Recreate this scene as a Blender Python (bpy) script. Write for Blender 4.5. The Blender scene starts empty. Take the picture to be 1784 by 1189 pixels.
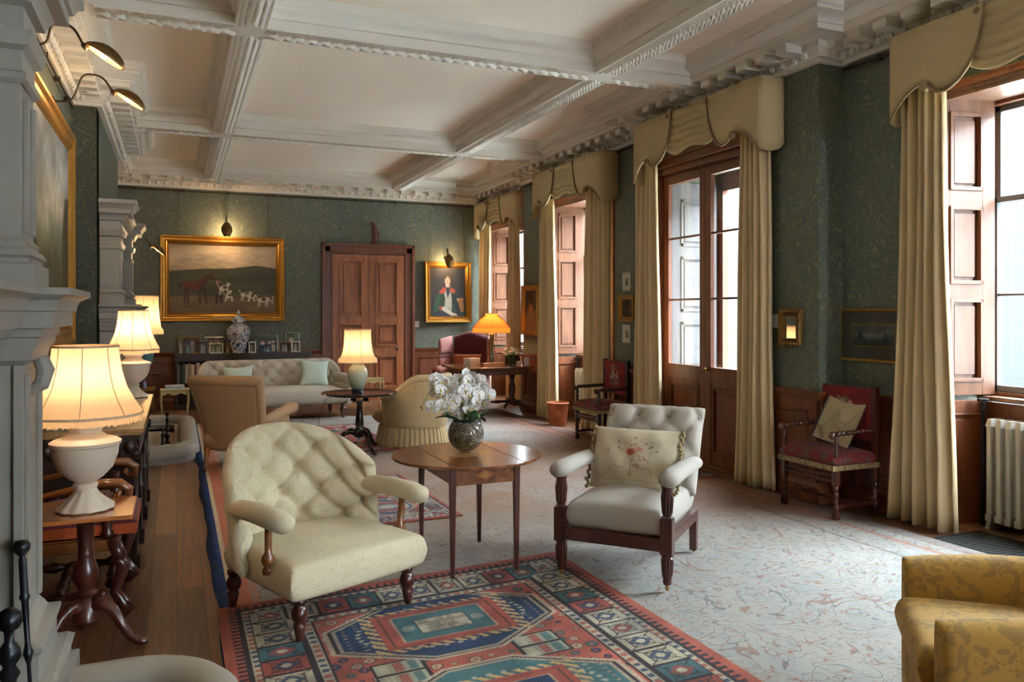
import bpy, math, random
import numpy as np
from mathutils import Vector, Matrix

# ---------------------------------------------------------------- camera, sky, exposure
S = bpy.context.scene
C = S.collection
PI = math.pi
FPX = 1387.6
cam_d = bpy.data.cameras.new('camera')
cam = bpy.data.objects.new('camera', cam_d)
C.objects.link(cam)
cam.location = (0, 0, 1.6)
cam.rotation_euler = (PI/2, 0, -math.atan(585/FPX))
cam_d.sensor_width = 36.0
cam_d.lens = 36.0*FPX/1784
cam_d.shift_y = -48.5/1784
cam_d.clip_start = 0.05
S.camera = cam
S.view_settings.view_transform = 'Standard'
S.view_settings.look = 'None'
S.view_settings.gamma = 1
S.view_settings.use_curve_mapping = False
S.view_settings.exposure = 1.6
W = bpy.data.worlds.new('sky')
S.world = W
W.use_nodes = True
nt = W.node_tree
nt.nodes.clear()
wo = nt.nodes.new('ShaderNodeOutputWorld')
bg = nt.nodes.new('ShaderNodeBackground')
tc = nt.nodes.new('ShaderNodeTexCoord')
nz = nt.nodes.new('ShaderNodeTexNoise'); nz.inputs['Scale'].default_value = 2.2; nz.inputs['Detail'].default_value = 5
cr = nt.nodes.new('ShaderNodeValToRGB')
cr.color_ramp.elements[0].position = .35; cr.color_ramp.elements[0].color = (.66, .82, 1.0, 1)
cr.color_ramp.elements[1].position = .65; cr.color_ramp.elements[1].color = (.86, .94, 1.0, 1)
nt.links.new(tc.outputs['Generated'], nz.inputs['Vector'])
nt.links.new(nz.outputs['Fac'], cr.inputs['Fac'])
nt.links.new(cr.outputs['Color'], bg.inputs['Color'])
bg.inputs['Strength'].default_value = SKY = 19.0
nt.links.new(bg.outputs[0], wo.inputs['Surface'])
S.cycles.max_bounces = 10
S.cycles.diffuse_bounces = 6
S.cycles.glossy_bounces = 4
S.cycles.transmission_bounces = 6
S.cycles.transparent_max_bounces = 12
S.cycles.sample_clamp_indirect = 6
S.cycles.caustics_reflective = False
S.cycles.caustics_refractive = False

# the bright part of the overcast sky over the courtyard, as a very wide soft sun
sl = bpy.data.lights.new('bright_sky', 'SUN'); sl.energy = 7; sl.angle = math.radians(84); sl.color = (.86, .93, 1.0)
so = bpy.data.objects.new('bright_sky', sl); C.objects.link(so)
so.rotation_euler = Vector((-.80, .06, -.56)).to_track_quat('-Z', 'Y').to_euler()

# ---------------------------------------------------------------- helpers
R = random.Random(7)
def lin(c):
    if len(c) == 3 and max(c) > 1.001: c = [v/255 for v in c]
    return tuple((v/12.92 if v <= .04045 else ((v+.055)/1.055)**2.4) for v in c[:3])
class B:
    def __init__(s): s.V = []; s.F = []
    def add(s, V, F, M=None):
        n = len(s.V)
        if M is not None: V = [tuple(M @ Vector(v)) for v in V]
        s.V += [tuple(v) for v in V]; s.F += [tuple(i+n for i in f) for f in F]; return s
    def box(s, c, d, rz=0, top=None, M=None):
        x, y, z = d[0]/2, d[1]/2, d[2]/2
        t = top if top else (1, 1)
        V = [(-x, -y, -z), (x, -y, -z), (x, y, -z), (-x, y, -z), (-x*t[0], -y*t[1], z), (x*t[0], -y*t[1], z), (x*t[0], y*t[1], z), (-x*t[0], y*t[1], z)]
        F = [(3, 2, 1, 0), (4, 5, 6, 7), (0, 1, 5, 4), (1, 2, 6, 5), (2, 3, 7, 6), (3, 0, 4, 7)]
        m = Matrix.Translation(c) @ Matrix.Rotation(rz, 4, 'Z')
        if M is not None: m = M @ m
        return s.add(V, F, m)
    def bx(s, x0, x1, y0, y1, z0, z1):
        return s.box(((x0+x1)/2, (y0+y1)/2, (z0+z1)/2), (abs(x1-x0), abs(y1-y0), abs(z1-z0)))
    def lathe(s, prof, c=(0, 0, 0), n=20, M=None, fn=None, closed=True):
        V = []; F = []
        for (r, z) in prof:
            for k in range(n):
                a = 2*PI*k/n
                rr = r*(fn(a, z) if fn else 1)
                V.append((rr*math.cos(a), rr*math.sin(a), z))
        for i in range(len(prof)-1):
            for k in range(n):
                k2 = (k+1) % n
                F.append((i*n+k, i*n+k2, (i+1)*n+k2, (i+1)*n+k))
        if closed:
            if prof[0][0] > 1e-4: F.append(tuple(range(n-1, -1, -1)))
            if prof[-1][0] > 1e-4: F.append(tuple((len(prof)-1)*n+k for k in range(n)))
        m = Matrix.Translation(c)
        if M is not None: m = M @ m
        return s.add(V, F, m)
    def lat(s, p0, p1, prof, n=12):          # lathe along a segment, prof = [(r, t)], t in 0..1
        p0 = Vector(p0); p1 = Vector(p1); d = p1-p0; L = d.length
        m = Matrix.Translation(p0) @ d.to_track_quat('Z', 'Y').to_matrix().to_4x4()
        return s.lathe([(r, t*L) for r, t in prof], M=m, n=n)
    def tube(s, pts, r, n=8, caps=True, flat=1.0):
        pts = [Vector(p) for p in pts]
        if not hasattr(r, '__len__'): r = [r]*len(pts)
        up = None; V = []; F = []
        for i, p in enumerate(pts):
            t = (pts[min(i+1, len(pts)-1)]-pts[max(i-1, 0)]).normalized()
            if up is None:
                up = Vector((0, 0, 1)) if abs(t.z) < .9 else Vector((1, 0, 0))
            side = t.cross(up)
            if side.length < 1e-6: side = t.cross(Vector((0, 1, 0)))
            side.normalize(); up = side.cross(t).normalized()
            for k in range(n):
                a = 2*PI*k/n
                V.append(tuple(p+side*math.cos(a)*r[i]+up*math.sin(a)*r[i]*flat))
        for i in range(len(pts)-1):
            for k in range(n):
                k2 = (k+1) % n
                F.append((i*n+k, i*n+k2, (i+1)*n+k2, (i+1)*n+k))
        if caps:
            F.append(tuple(range(n-1, -1, -1))); F.append(tuple((len(pts)-1)*n+k for k in range(n)))
        return s.add(V, F)
    def ball(s, c, r, n=12, sc=(1, 1, 1)):
        m = Matrix.Translation(c) @ Matrix.Diagonal((sc[0], sc[1], sc[2], 1))
        k = max(4, n//2)
        return s.lathe([(max(r*math.sin(PI*i/k), 0.0001), -r*math.cos(PI*i/k)) for i in range(k+1)], n=n, M=m, closed=False)
    def grid(s, fn, nu, nv, wrap=False):
        V = [fn(i/nu, j/nv) for j in range(nv+1) for i in range(nu+(0 if wrap else 1))]
        w = nu if wrap else nu+1
        F = [(j*w+i, j*w+(i+1) % w, (j+1)*w+(i+1) % w, (j+1)*w+i) for j in range(nv) for i in range(nu)]
        return s.add(V, F)
    def prism(s, poly, fn, d0, d1):          # poly [(a,b)], fn(a,b,d)->xyz
        n = len(poly)
        V = [fn(a, b, d0) for a, b in poly]+[fn(a, b, d1) for a, b in poly]
        F = [tuple(range(n-1, -1, -1)), tuple(range(n, 2*n))]+[(i, (i+1) % n, n+(i+1) % n, n+i) for i in range(n)]
        return s.add(V, F)
    def build(s, name, mat, parent=None, smooth=False, sub=0, bevel=0, solid=0, auto=None, fix=True):
        me = bpy.data.meshes.new(name)
        me.from_pydata(s.V, [], s.F); me.update()
        o = bpy.data.objects.new(name, me); C.objects.link(o)
        if mat is not None: me.materials.append(mat)
        if parent is not None: o.parent = parent
        if fix:
            import bmesh
            bm = bmesh.new(); bm.from_mesh(me); bmesh.ops.remove_doubles(bm, verts=bm.verts, dist=1e-5)
            bmesh.ops.recalc_face_normals(bm, faces=bm.faces); bm.to_mesh(me); bm.free()
        if smooth or auto:
            me.polygons.foreach_set('use_smooth', [True]*len(me.polygons))
        if auto:
            md = None
            me.set_sharp_from_angle(angle=math.radians(auto)) if hasattr(me, 'set_sharp_from_angle') else None
        if bevel:
            md = o.modifiers.new('b', 'BEVEL'); md.width = bevel; md.segments = 2; md.limit_method = 'ANGLE'; md.angle_limit = math.radians(40)
        if solid:
            md = o.modifiers.new('s', 'SOLIDIFY'); md.thickness = solid; md.offset = 0
        if sub:
            md = o.modifiers.new('u', 'SUBSURF'); md.levels = sub; md.render_levels = sub
        return o

def es(t, p=1.9):
    return math.copysign(1-(1-abs(t))**p, t)
def slab(b, P, th, nu=24, nv=16, pu=8, pv=8, tuft=None, puff=None, back=1.0, q=.5, sp=1.9):
    """closed rounded upholstery slab; P(u,v) u,v in [-1,1]; front side = dPu x dPv"""
    us = [es(-1+2*i/nu, sp) for i in range(nu+1)]; vs = [es(-1+2*j/nv, sp) for j in range(nv+1)]
    V = []; idx = {}
    def nor(u, v):
        e = .01
        a = Vector(P(min(u+e, 1), v))-Vector(P(max(u-e, -1), v)); c = Vector(P(u, min(v+e, 1)))-Vector(P(u, max(v-e, -1)))
        n = a.cross(c); n.normalize(); return n
    for side in (1, -1):
        for j, v in enumerate(vs):
            for i, u in enumerate(us):
                edge = i in (0, nu) or j in (0, nv)
                if side == -1 and edge: idx[(side, i, j)] = idx[(1, i, j)]; continue
                k = max(0, (1-abs(u)**pu))**q*max(0, (1-abs(v)**pv))**q
                n = nor(u, v); h = th/2*k*(1 if side == 1 else back)
                if side == 1:
                    if puff: h += puff*(1-u*u)*(1-v*v)
                    if tuft: h += tuft(u, v)*k
                idx[(side, i, j)] = len(V); V.append(tuple(Vector(P(u, v))+n*h*side))
    F = []
    for side in (1, -1):
        for j in range(nv):
            for i in range(nu):
                f = (idx[(side, i, j)], idx[(side, i+1, j)], idx[(side, i+1, j+1)], idx[(side, i, j+1)])
                F.append(f if side == 1 else f[::-1])
    b.add(V, F); return b
def tufter(du, dv, h, ou=0, ov=0, vmin=None):
    def f(u, v):
        a = (u-ou)/du+(v-ov)/dv; c = (u-ou)/du-(v-ov)/dv
        da = abs(a-round(a)); dc = abs(c-round(c))
        r = math.hypot(da, dc)
        g = (1-math.exp(-(r/.19)**2))*(.50+.50*min(1, min(da, dc)/.20)**.55)
        if vmin is not None and v < vmin:
            g = max(g, min(1, (vmin-v)/.25)*.8)
        return h*(g-1)
    return f
def buttons(b, P, du, dv, ou=0, ov=0, r=.013, off=0, vmin=-9, umax=.93, vmax=.9):
    out = []
    for i in range(-12, 13):
        for j in range(-12, 13):
            # integer a and c with same parity
            if (i+j) % 2: continue
            u = ou+i/2*du; v = ov+j/2*dv
            if abs(u) < umax and vmin < v < vmax:
                e = .01
                a = Vector(P(u+e, v))-Vector(P(u-e, v)); c = Vector(P(u, v+e))-Vector(P(u, v-e)); n = a.cross(c).normalized()
                p = Vector(P(u, v))+n*off
                b.ball(p, r, 8, (1, 1, 1)); out.append(p)
    return out

def empty(name, label, cat, loc=(0, 0, 0), rz=0, group=None):
    o = bpy.data.objects.new(name, None); C.objects.link(o); o.empty_display_size = .1
    o.location = loc; o.rotation_euler = (0, 0, rz); o['label'] = label; o['category'] = cat
    if group: o['group'] = group
    return o
def tag(o, label, cat, group=None):
    o['label'] = label; o['category'] = cat
    if group: o['group'] = group
    return o
def struct(o): o['kind'] = 'structure'; return o
def dup(root, loc, rz=None, label=None, group=None):
    r = root.copy(); C.objects.link(r); r.location = loc
    if rz is not None: r.rotation_euler = (0, 0, rz)
    if label: r['label'] = label
    if group: r['group'] = group
    for ch in list(root.children):
        c = ch.copy(); C.objects.link(c); c.parent = r
        for g in list(ch.children):
            d = g.copy(); C.objects.link(d); d.parent = c
    return r
def bulb(loc, w, col=(1, .74, .48), r=.05, parent=None):
    l = bpy.data.lights.new('bulb', 'POINT'); l.energy = w; l.color = col; l.shadow_soft_size = r
    o = bpy.data.objects.new('bulb', l); C.objects.link(o); o.location = loc
    if parent: o.parent = parent
    return o

# ---------------------------------------------------------------- materials
def newmat(name):
    m = bpy.data.materials.new(name); m.use_nodes = True
    t = m.node_tree; p = t.nodes['Principled BSDF']
    return m, t, p
def N(t, kind, **kw):
    n = t.nodes.new(kind)
    for k, v in kw.items():
        if k in n.inputs: n.inputs[k].default_value = v
        else: setattr(n, k, v)
    return n
def mathn(t, op, a, b=None, c=None):
    n = t.nodes.new('ShaderNodeMath'); n.operation = op
    for i, x in enumerate((a, b, c)):
        if x is None: continue
        if isinstance(x, (int, float)): n.inputs[i].default_value = x
        else: t.links.new(x, n.inputs[i])
    return n.outputs[0]
def mixc(t, f, a, b, mode='MIX'):
    n = t.nodes.new('ShaderNodeMix'); n.data_type = 'RGBA'; n.blend_type = mode
    if isinstance(f, (int, float)): n.inputs[0].default_value = f
    else: t.links.new(f, n.inputs[0])
    for i, x in ((6, a), (7, b)):
        if isinstance(x, tuple): n.inputs[i].default_value = (*x[:3], 1)
        else: t.links.new(x, n.inputs[i])
    return n.outputs[2]
def coords(t, scale=(1, 1, 1), rot=(0, 0, 0), kind='Object'):
    c = t.nodes.new('ShaderNodeTexCoord'); m = t.nodes.new('ShaderNodeMapping')
    m.inputs['Scale'].default_value = scale; m.inputs['Rotation'].default_value = rot
    t.links.new(c.outputs[kind], m.inputs['Vector']); return m.outputs[0]
def noise(t, vec, scale, detail=4, dist=0, rough=.55):
    n = N(t, 'ShaderNodeTexNoise'); n.inputs['Scale'].default_value = scale; n.inputs['Detail'].default_value = detail
    n.inputs['Distortion'].default_value = dist; n.inputs['Roughness'].default_value = rough
    t.links.new(vec, n.inputs['Vector']); return n
def ramp(t, f, stops):
    n = t.nodes.new('ShaderNodeValToRGB'); r = n.color_ramp
    while len(r.elements) < len(stops): r.elements.new(.5)
    for e, (p, c) in zip(r.elements, stops):
        e.position = p; e.color = (*c[:3], 1)
    t.links.new(f, n.inputs['Fac']); return n.outputs['Color']
def bumpn(t, p, h, strength=.3, dist=.01):
    b = t.nodes.new('ShaderNodeBump'); b.inputs['Strength'].default_value = strength; b.inputs['Distance'].default_value = dist
    t.links.new(h, b.inputs['Height']); t.links.new(b.outputs[0], p.inputs['Normal'])
G0, G1 = (0, 0, 0), (1, 1, 1)
def plain(name, c, rough=.6, metal=0, var=.12, scale=6, bump=.0, spec=None, coat=0):
    m, t, p = newmat(name); c = lin(c)
    v = coords(t); n = noise(t, v, scale, 5)
    t.links.new(mixc(t, n.outputs['Fac'], tuple(x*(1-var) for x in c), tuple(min(1, x*(1+var)) for x in c)), p.inputs['Base Color'])
    p.inputs['Roughness'].default_value = rough; p.inputs['Metallic'].default_value = metal
    if coat: p.inputs['Coat Weight'].default_value = coat; p.inputs['Coat Roughness'].default_value = .12
    if bump:
        n2 = noise(t, v, scale*8, 3); bumpn(t, p, n2.outputs['Fac'], bump, .004)
    return m
def wood(name, c1, c2, rough=.4, axis='z', scale=3, coat=.2, bump=.1):
    m, t, p = newmat(name)
    sc = {'x': (.12, 1, 1), 'y': (1, .12, 1), 'z': (1, 1, .12)}[axis]
    v = coords(t, sc); n = noise(t, v, scale*6, 6, .6); n2 = noise(t, v, scale*40, 2)
    n3 = noise(t, coords(t), 1.7, 2)
    f = mathn(t, 'ADD', mathn(t, 'MULTIPLY', n.outputs['Fac'], .8), mathn(t, 'MULTIPLY', n2.outputs['Fac'], .25))
    col = ramp(t, f, [(.35, lin(c1)), (.7, lin(c2))])
    col = mixc(t, mathn(t, 'MULTIPLY', n3.outputs['Fac'], .3), col, lin(c1))
    t.links.new(col, p.inputs['Base Color'])
    p.inputs['Roughness'].default_value = rough
    p.inputs['Coat Weight'].default_value = coat; p.inputs['Coat Roughness'].default_value = .15
    bumpn(t, p, n2.outputs['Fac'], bump, .002)
    return m
def contour(t, vec, scale, k, w, dist=1.2, seed=0):
    """thin curling lines: contour lines of a distorted noise"""
    n = noise(t, vec, scale, 1.5, dist)
    f = mathn(t, 'FRACT', mathn(t, 'MULTIPLY', n.outputs['Fac'], k))
    d = mathn(t, 'ABSOLUTE', mathn(t, 'SUBTRACT', f, .5))
    return mathn(t, 'LESS_THAN', d, w)
def fabric(name, c, c2=None, mode=None, rough=.85, weave=260, sheen=.06, pscale=9, bump=.25, var=.08):
    m, t, p = newmat(name); c = lin(c); v = coords(t)
    n = noise(t, v, 5, 4)
    col = mixc(t, n.outputs['Fac'], tuple(x*(1-var) for x in c), tuple(min(1, x*(1+var)) for x in c))
    w = noise(t, v, weave, 1)
    h = w.outputs['Fac']
    if mode == 'scroll':
        msk = contour(t, v, pscale, 9, .10)
        col = mixc(t, mathn(t, 'MULTIPLY', msk, .55), col, lin(c2)); h = mathn(t, 'ADD', h, mathn(t, 'MULTIPLY', msk, -.6))
    if mode == 'damask':
        a = noise(t, v, pscale, 3, 1.8); b_ = noise(t, v, pscale*4, 2, .8)
        f = mathn(t, 'ADD', a.outputs['Fac'], mathn(t, 'MULTIPLY', mathn(t, 'SUBTRACT', b_.outputs['Fac'], .5), .35))
        msk = mathn(t, 'GREATER_THAN', f, .52)
        ln = contour(t, v, pscale*1.6, 10, .09)
        col = mixc(t, mathn(t, 'MULTIPLY', msk, .8), col, lin(c2))
        col = mixc(t, mathn(t, 'MULTIPLY', mathn(t, 'MULTIPLY', ln, msk), .35), col, c)
    t.links.new(col, p.inputs['Base Color'])
    p.inputs['Roughness'].default_value = rough
    p.inputs['Sheen Weight'].default_value = sheen; p.inputs['Sheen Roughness'].default_value = .5
    bumpn(t, p, h, bump, .003)
    return m
M = {}
def wallpaper():
    m, t, p = newmat('wallpaper'); v = coords(t)
    base = mixc(t, noise(t, v, .9, 3).outputs['Fac'], lin((84, 90, 79)), lin((94, 101, 89)))
    a = contour(t, v, 2.1, 12, .07, 3.0)
    b_ = contour(t, coords(t, (1, 1, .7)), 4.2, 8, .09, 2.4)
    msk = mathn(t, 'GREATER_THAN', noise(t, v, 4.5, 2, 1).outputs['Fac'], .45)
    col = mixc(t, mathn(t, 'MULTIPLY', a, .55), base, lin((150, 146, 112)))
    col = mixc(t, mathn(t, 'MULTIPLY', mathn(t, 'MULTIPLY', b_, msk), .5), col, lin((136, 138, 108)))
    t.links.new(col, p.inputs['Base Color']); p.inputs['Roughness'].default_value = .6
    bumpn(t, p, a, .12, .002)
    return m
M['paper'] = wallpaper()
M['plainpaint'] = plain('green_paint', (128, 150, 136), .7, var=.04)
M['plaster'] = plain('plaster', (214, 207, 193), .75, var=.03, scale=1.5, bump=.05)
M['ceil'] = plain('ceiling_paint', (246, 236, 222), .8, var=.02, scale=.8)
M['cornice'] = plain('cornice_plaster', (216, 210, 198), .7, var=.04, scale=3, bump=.05)
M['oak'] = wood('oak', (130, 72, 38), (182, 114, 66), .45, 'z', coat=.08)
M['oak_red'] = wood('oak_dark', (90, 46, 26), (132, 74, 42), .45, 'z', coat=.08)
M['oak_h'] = wood('oak_horizontal', (92, 50, 30), (126, 76, 46), .4, 'y')
M['oak_hx'] = wood('oak_horizontal_x', (92, 50, 30), (126, 76, 46), .4, 'x')
M['shutter'] = wood('shutter_oak', (104, 66, 46), (138, 94, 68), .42, 'z', coat=.12)
M['mahog'] = wood('mahogany', (54, 23, 16), (90, 42, 28), .3, 'z', coat=.35)
M['darkoak'] = wood('dark_carved_oak', (30, 17, 12), (56, 31, 21), .42, 'z', coat=.15)
M['walnut'] = wood('walnut', (96, 54, 28), (150, 92, 50), .25, 'y', coat=.6)
M['yew'] = wood('polished_yew', (150, 84, 40), (196, 122, 62), .22, 'x', coat=.7)
M['black'] = plain('ebonised_wood', (26, 20, 22), .15, var=.2, coat=.8)
M['iron'] = plain('dark_iron', (48, 50, 54), .35, .85, var=.2)
M['brass'] = plain('aged_brass', (150, 112, 60), .35, .9, var=.25)
M['bronze'] = plain('dark_bronze', (70, 60, 44), .45, .75, var=.3, scale=12)
M['shellbrass'] = plain('shell_brass', (120, 92, 52), .4, .85, var=.3, scale=20)
M['gilt'] = plain('gilding', (190, 140, 62), .38, .75, var=.3, scale=10, bump=.3)
M['giltdark'] = plain('worn_gilding', (130, 96, 48), .5, .6, var=.4, scale=20, bump=.4)
M['giltwood'] = plain('cream_gilt_wood', (190, 165, 110), .4, .35, var=.3, scale=14)
M['white'] = plain('white_paint', (226, 224, 218), .5, var=.04)
M['radiator'] = plain('radiator_enamel', (172, 164, 150), .4, var=.06)
M['sash'] = plain('sash_paint', (108, 112, 118), .4, var=.08)
M['stone'] = plain('carved_stone', (150, 146, 136), .6, var=.1, scale=2.5, bump=.1)
M['fender'] = plain('fender_stone', (146, 138, 126), .6, var=.1, scale=5, bump=.1)
M['cream'] = fabric('cream_damask', (208, 196, 166), (186, 170, 134), 'scroll', pscale=11)
M['linen'] = fabric('grey_linen', (172, 164, 152))
M['sofa'] = fabric('sofa_linen', (184, 174, 158))
M['velvet'] = fabric('tan_velvet', (172, 136, 96), sheen=.15, rough=.7)
M['yellow'] = fabric('yellow_damask', (186, 144, 66), (148, 118, 66), 'damask', pscale=11)
M['tubfab'] = fabric('pale_gold_damask', (208, 186, 142), (180, 156, 108), 'scroll', pscale=9)
M['maroon'] = fabric('maroon_velvet', (92, 26, 36), sheen=.1)
M['pinkvel'] = fabric('worn_pink_velvet', (168, 104, 92), sheen=.15)
M['leather'] = plain('tan_leather', (150, 78, 44), .4, var=.15, bump=.3)
M['redfab'] = fabric('red_needlework', (112, 20, 22), (76, 68, 58), 'damask', pscale=9)
M['orange_fringe'] = fabric('orange_fringe', (186, 84, 36), bump=.6)
M['mint'] = fabric('mint_silk', (194, 208, 192), sheen=.1)
M['curtain'] = fabric('curtain_fabric', (204, 180, 138), rough=.8, sheen=.04, weave=500, bump=.1)
M['pelmet'] = fabric('pelmet_fabric', (188, 166, 122), rough=.85, weave=420, bump=.15)
M['trim'] = fabric('pelmet_trim', (132, 112, 78), bump=.6)
M['tassel'] = fabric('tassel_trim', (160, 142, 100), (110, 84, 52), 'damask', pscale=40, bump=.6)
M['fringe'] = fabric('shade_fringe', (214, 190, 156), bump=.8)
M['alabaster'] = plain('painted_urn', (214, 200, 180), .55, var=.05, bump=.1)
M['terracotta'] = plain('terracotta', (172, 96, 56), .7, var=.12, bump=.2)
M['navy'] = plain('navy_glaze', (24, 34, 52), .15, var=.1, coat=.5)
M['paperwhite'] = plain('white_paper', (214, 212, 206), .8, var=.04)
M['dark'] = plain('dark_metal', (26, 24, 22), .7, var=.2)  # even dark metal, used for the grating and the lamp cord
M['leaf'] = plain('leaf', (46, 84, 44), .4, var=.25, scale=20)
M['leafdark'] = plain('leaf_dark', (30, 58, 32), .4, var=.25, scale=20)
M['petal'] = plain('petal', (236, 234, 232), .5, var=.02)
M['petaly'] = plain('petal_throat', (214, 190, 96), .5, var=.1)
M['stem'] = plain('stem', (104, 128, 66), .5, var=.15)
M['soot'] = plain('soot', (30, 28, 27), .9, var=.3)
def glassmat(name, tint=(.96, .98, .97), fres=1.45, rough=0.02):
    m, t, p = newmat(name)
    t.nodes.remove(p); o = t.nodes['Material Output']
    tr = N(t, 'ShaderNodeBsdfTransparent'); tr.inputs[0].default_value = (*tint, 1)
    gl = N(t, 'ShaderNodeBsdfGlossy'); gl.inputs['Roughness'].default_value = rough
    lw = N(t, 'ShaderNodeLayerWeight'); lw.inputs[0].default_value = .5
    ff = mathn(t, 'ADD', .035*fres, mathn(t, 'MULTIPLY', mathn(t, 'POWER', lw.outputs['Facing'], 4), .7))
    mx = N(t, 'ShaderNodeMixShader'); t.links.new(ff, mx.inputs[0]); t.links.new(tr.outputs[0], mx.inputs[1]); t.links.new(gl.outputs[0], mx.inputs[2])
    t.links.new(mx.outputs[0], o.inputs[0]); return m
M['pane'] = glassmat('window_glass')
M['glass'] = glassmat('clear_glass', (.86, .9, .9), 1.6)
def shademat(name, c, streak=True, ax='z'):
    m, t, p = newmat(name); o = t.nodes['Material Output']; t.nodes.remove(p)
    v = coords(t, (1, 1, .15), (0, .5, 0)) if streak else coords(t)
    n = noise(t, v, 60, 3)
    col = mixc(t, n.outputs['Fac'], tuple(x*.8 for x in lin(c)), lin(c))
    d = N(t, 'ShaderNodeBsdfDiffuse'); tl = N(t, 'ShaderNodeBsdfTranslucent')
    t.links.new(col, d.inputs[0]); t.links.new(col, tl.inputs[0])
    mx = N(t, 'ShaderNodeMixShader'); mx.inputs[0].default_value = .6
    t.links.new(d.outputs[0], mx.inputs[1]); t.links.new(tl.outputs[0], mx.inputs[2]); t.links.new(mx.outputs[0], o.inputs[0])
    return m
M['shade'] = shademat('lampshade_silk', (226, 200, 164))
M['shade2'] = shademat('lampshade_plain', (226, 200, 160), False)
M['shade3'] = shademat('lampshade_amber', (226, 156, 84), False)
def emis(name, c, s):
    m, t, p = newmat(name); p.inputs['Base Color'].default_value = (*lin(c), 1)
    p.inputs['Emission Color'].default_value = (*lin(c), 1); p.inputs['Emission Strength'].default_value = s; return m
M['bulbglow'] = emis('lit_bulb', (255, 214, 150), 6)
def vcol(name='vertex_painted', rough=.7, bump=0, coat=0):
    m, t, p = newmat(name); a = N(t, 'ShaderNodeVertexColor'); a.layer_name = 'Col'
    t.links.new(a.outputs['Color'], p.inputs['Base Color']); p.inputs['Roughness'].default_value = rough
    if coat: p.inputs['Coat Weight'].default_value = coat; p.inputs['Coat Roughness'].default_value = .15
    if bump: bumpn(t, p, noise(t, coords(t), 300, 2).outputs['Fac'], bump, .004)
    return m
M['paint'] = vcol('oil_paint', .6)
M['rugv'] = vcol('rug_pile', .95, .6)
M['needle'] = vcol('needlework', .9, .4)

# ---------------------------------------------------------------- little painter on vertex-colour grids
class Img:
    def __init__(s, w, h, c=(128, 128, 128)):
        s.w, s.h = w, h; s.a = np.zeros((h, w, 3)); s.a[:] = np.array(c)/255
        s.x, s.y = np.meshgrid((np.arange(w)+.5)/w, (np.arange(h)+.5)/h)   # y up
    def put(s, m, c, al=1):
        m = m.astype(float)[..., None]*al; s.a = s.a*(1-m)+m*np.array(c)/255; return s
    def rect(s, x0, x1, y0, y1, c, al=1): return s.put((s.x >= x0) & (s.x <= x1) & (s.y >= y0) & (s.y <= y1), c, al)
    def ell(s, cx, cy, rx, ry, c, al=1, rot=0):
        dx, dy = s.x-cx, s.y-cy; ca, sa = math.cos(rot), math.sin(rot)
        return s.put(((dx*ca+dy*sa)/rx)**2+((-dx*sa+dy*ca)/ry)**2 < 1, c, al)
    def poly(s, pts, c, al=1):
        ins = np.zeros(s.x.shape, bool); n = len(pts)
        for i in range(n):
            x0, y0 = pts[i]; x1, y1 = pts[(i+1) % n]
            if y0 == y1: continue
            cnd = ((y0 > s.y) != (y1 > s.y)) & (s.x < (x1-x0)*(s.y-y0)/(y1-y0)+x0); ins ^= cnd
        return s.put(ins, c, al)
    def line(s, pts, w, c, al=1, asp=1):
        for (x0, y0), (x1, y1) in zip(pts, pts[1:]):
            dx, dy = (x1-x0)*asp, y1-y0; L = dx*dx+dy*dy+1e-12
            t = np.clip(((s.x-x0)*asp*dx+(s.y-y0)*dy)/L, 0, 1)
            s.put(((s.x-x0)*asp-t*dx)**2+((s.y-y0)-t*dy)**2 < w*w, c, al)
        return s
    def vn(s, nx, ny, seed):
        r = np.random.RandomState(seed).rand(ny+2, nx+2)
        gx = s.x*nx; gy = s.y*ny; ix = gx.astype(int); iy = gy.astype(int); fx = gx-ix; fy = gy-iy
        fx = fx*fx*(3-2*fx); fy = fy*fy*(3-2*fy)
        return (r[iy, ix]*(1-fx)+r[iy, ix+1]*fx)*(1-fy)+(r[iy+1, ix]*(1-fx)+r[iy+1, ix+1]*fx)*fy
    def vgrad(s, stops):
        ys = [p for p, c in stops]
        for k in range(3): s.a[..., k] = np.interp(s.y, ys, [c[k]/255 for p, c in stops])
        return s
    def mott(s, amt, nx, ny, seed=1):
        s.a *= (1+amt*(s.vn(nx, ny, seed)-.5)*2)[..., None]; return s
    def surf(s, name, fn, mat, parent=None, thick=0, blur=0):
        """fn(u,v)->xyz for u,v in 0..1"""
        w, h = s.w, s.h
        if blur:
            for _ in range(blur):
                p_ = np.pad(s.a, ((1, 1), (1, 1), (0, 0)), 'edge'); s.a = (p_[:-2, 1:-1]+p_[2:, 1:-1]+p_[1:-1, :-2]+p_[1:-1, 2:]+4*s.a)/8
        V = [fn(i/(w-1), j/(h-1)) for j in range(h) for i in range(w)]
        F = [(j*w+i, j*w+i+1, (j+1)*w+i+1, (j+1)*w+i) for j in range(h-1) for i in range(w-1)]
        me = bpy.data.meshes.new(name); me.from_pydata(V, [], F); me.update()
        c = np.clip(s.a, 0, 1); c = np.where(c <= .04045, c/12.92, ((c+.055)/1.055)**2.4)
        at = me.color_attributes.new('Col', 'FLOAT_COLOR', 'POINT')
        at.data.foreach_set('color', np.concatenate([c.reshape(-1, 3), np.ones((w*h, 1))], 1).ravel())
        me.materials.append(mat)
        o = bpy.data.objects.new(name, me); C.objects.link(o)
        if parent: o.parent = parent
        if thick:
            md = o.modifiers.new('s', 'SOLIDIFY'); md.thickness = thick; md.offset = -1
        return o

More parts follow.
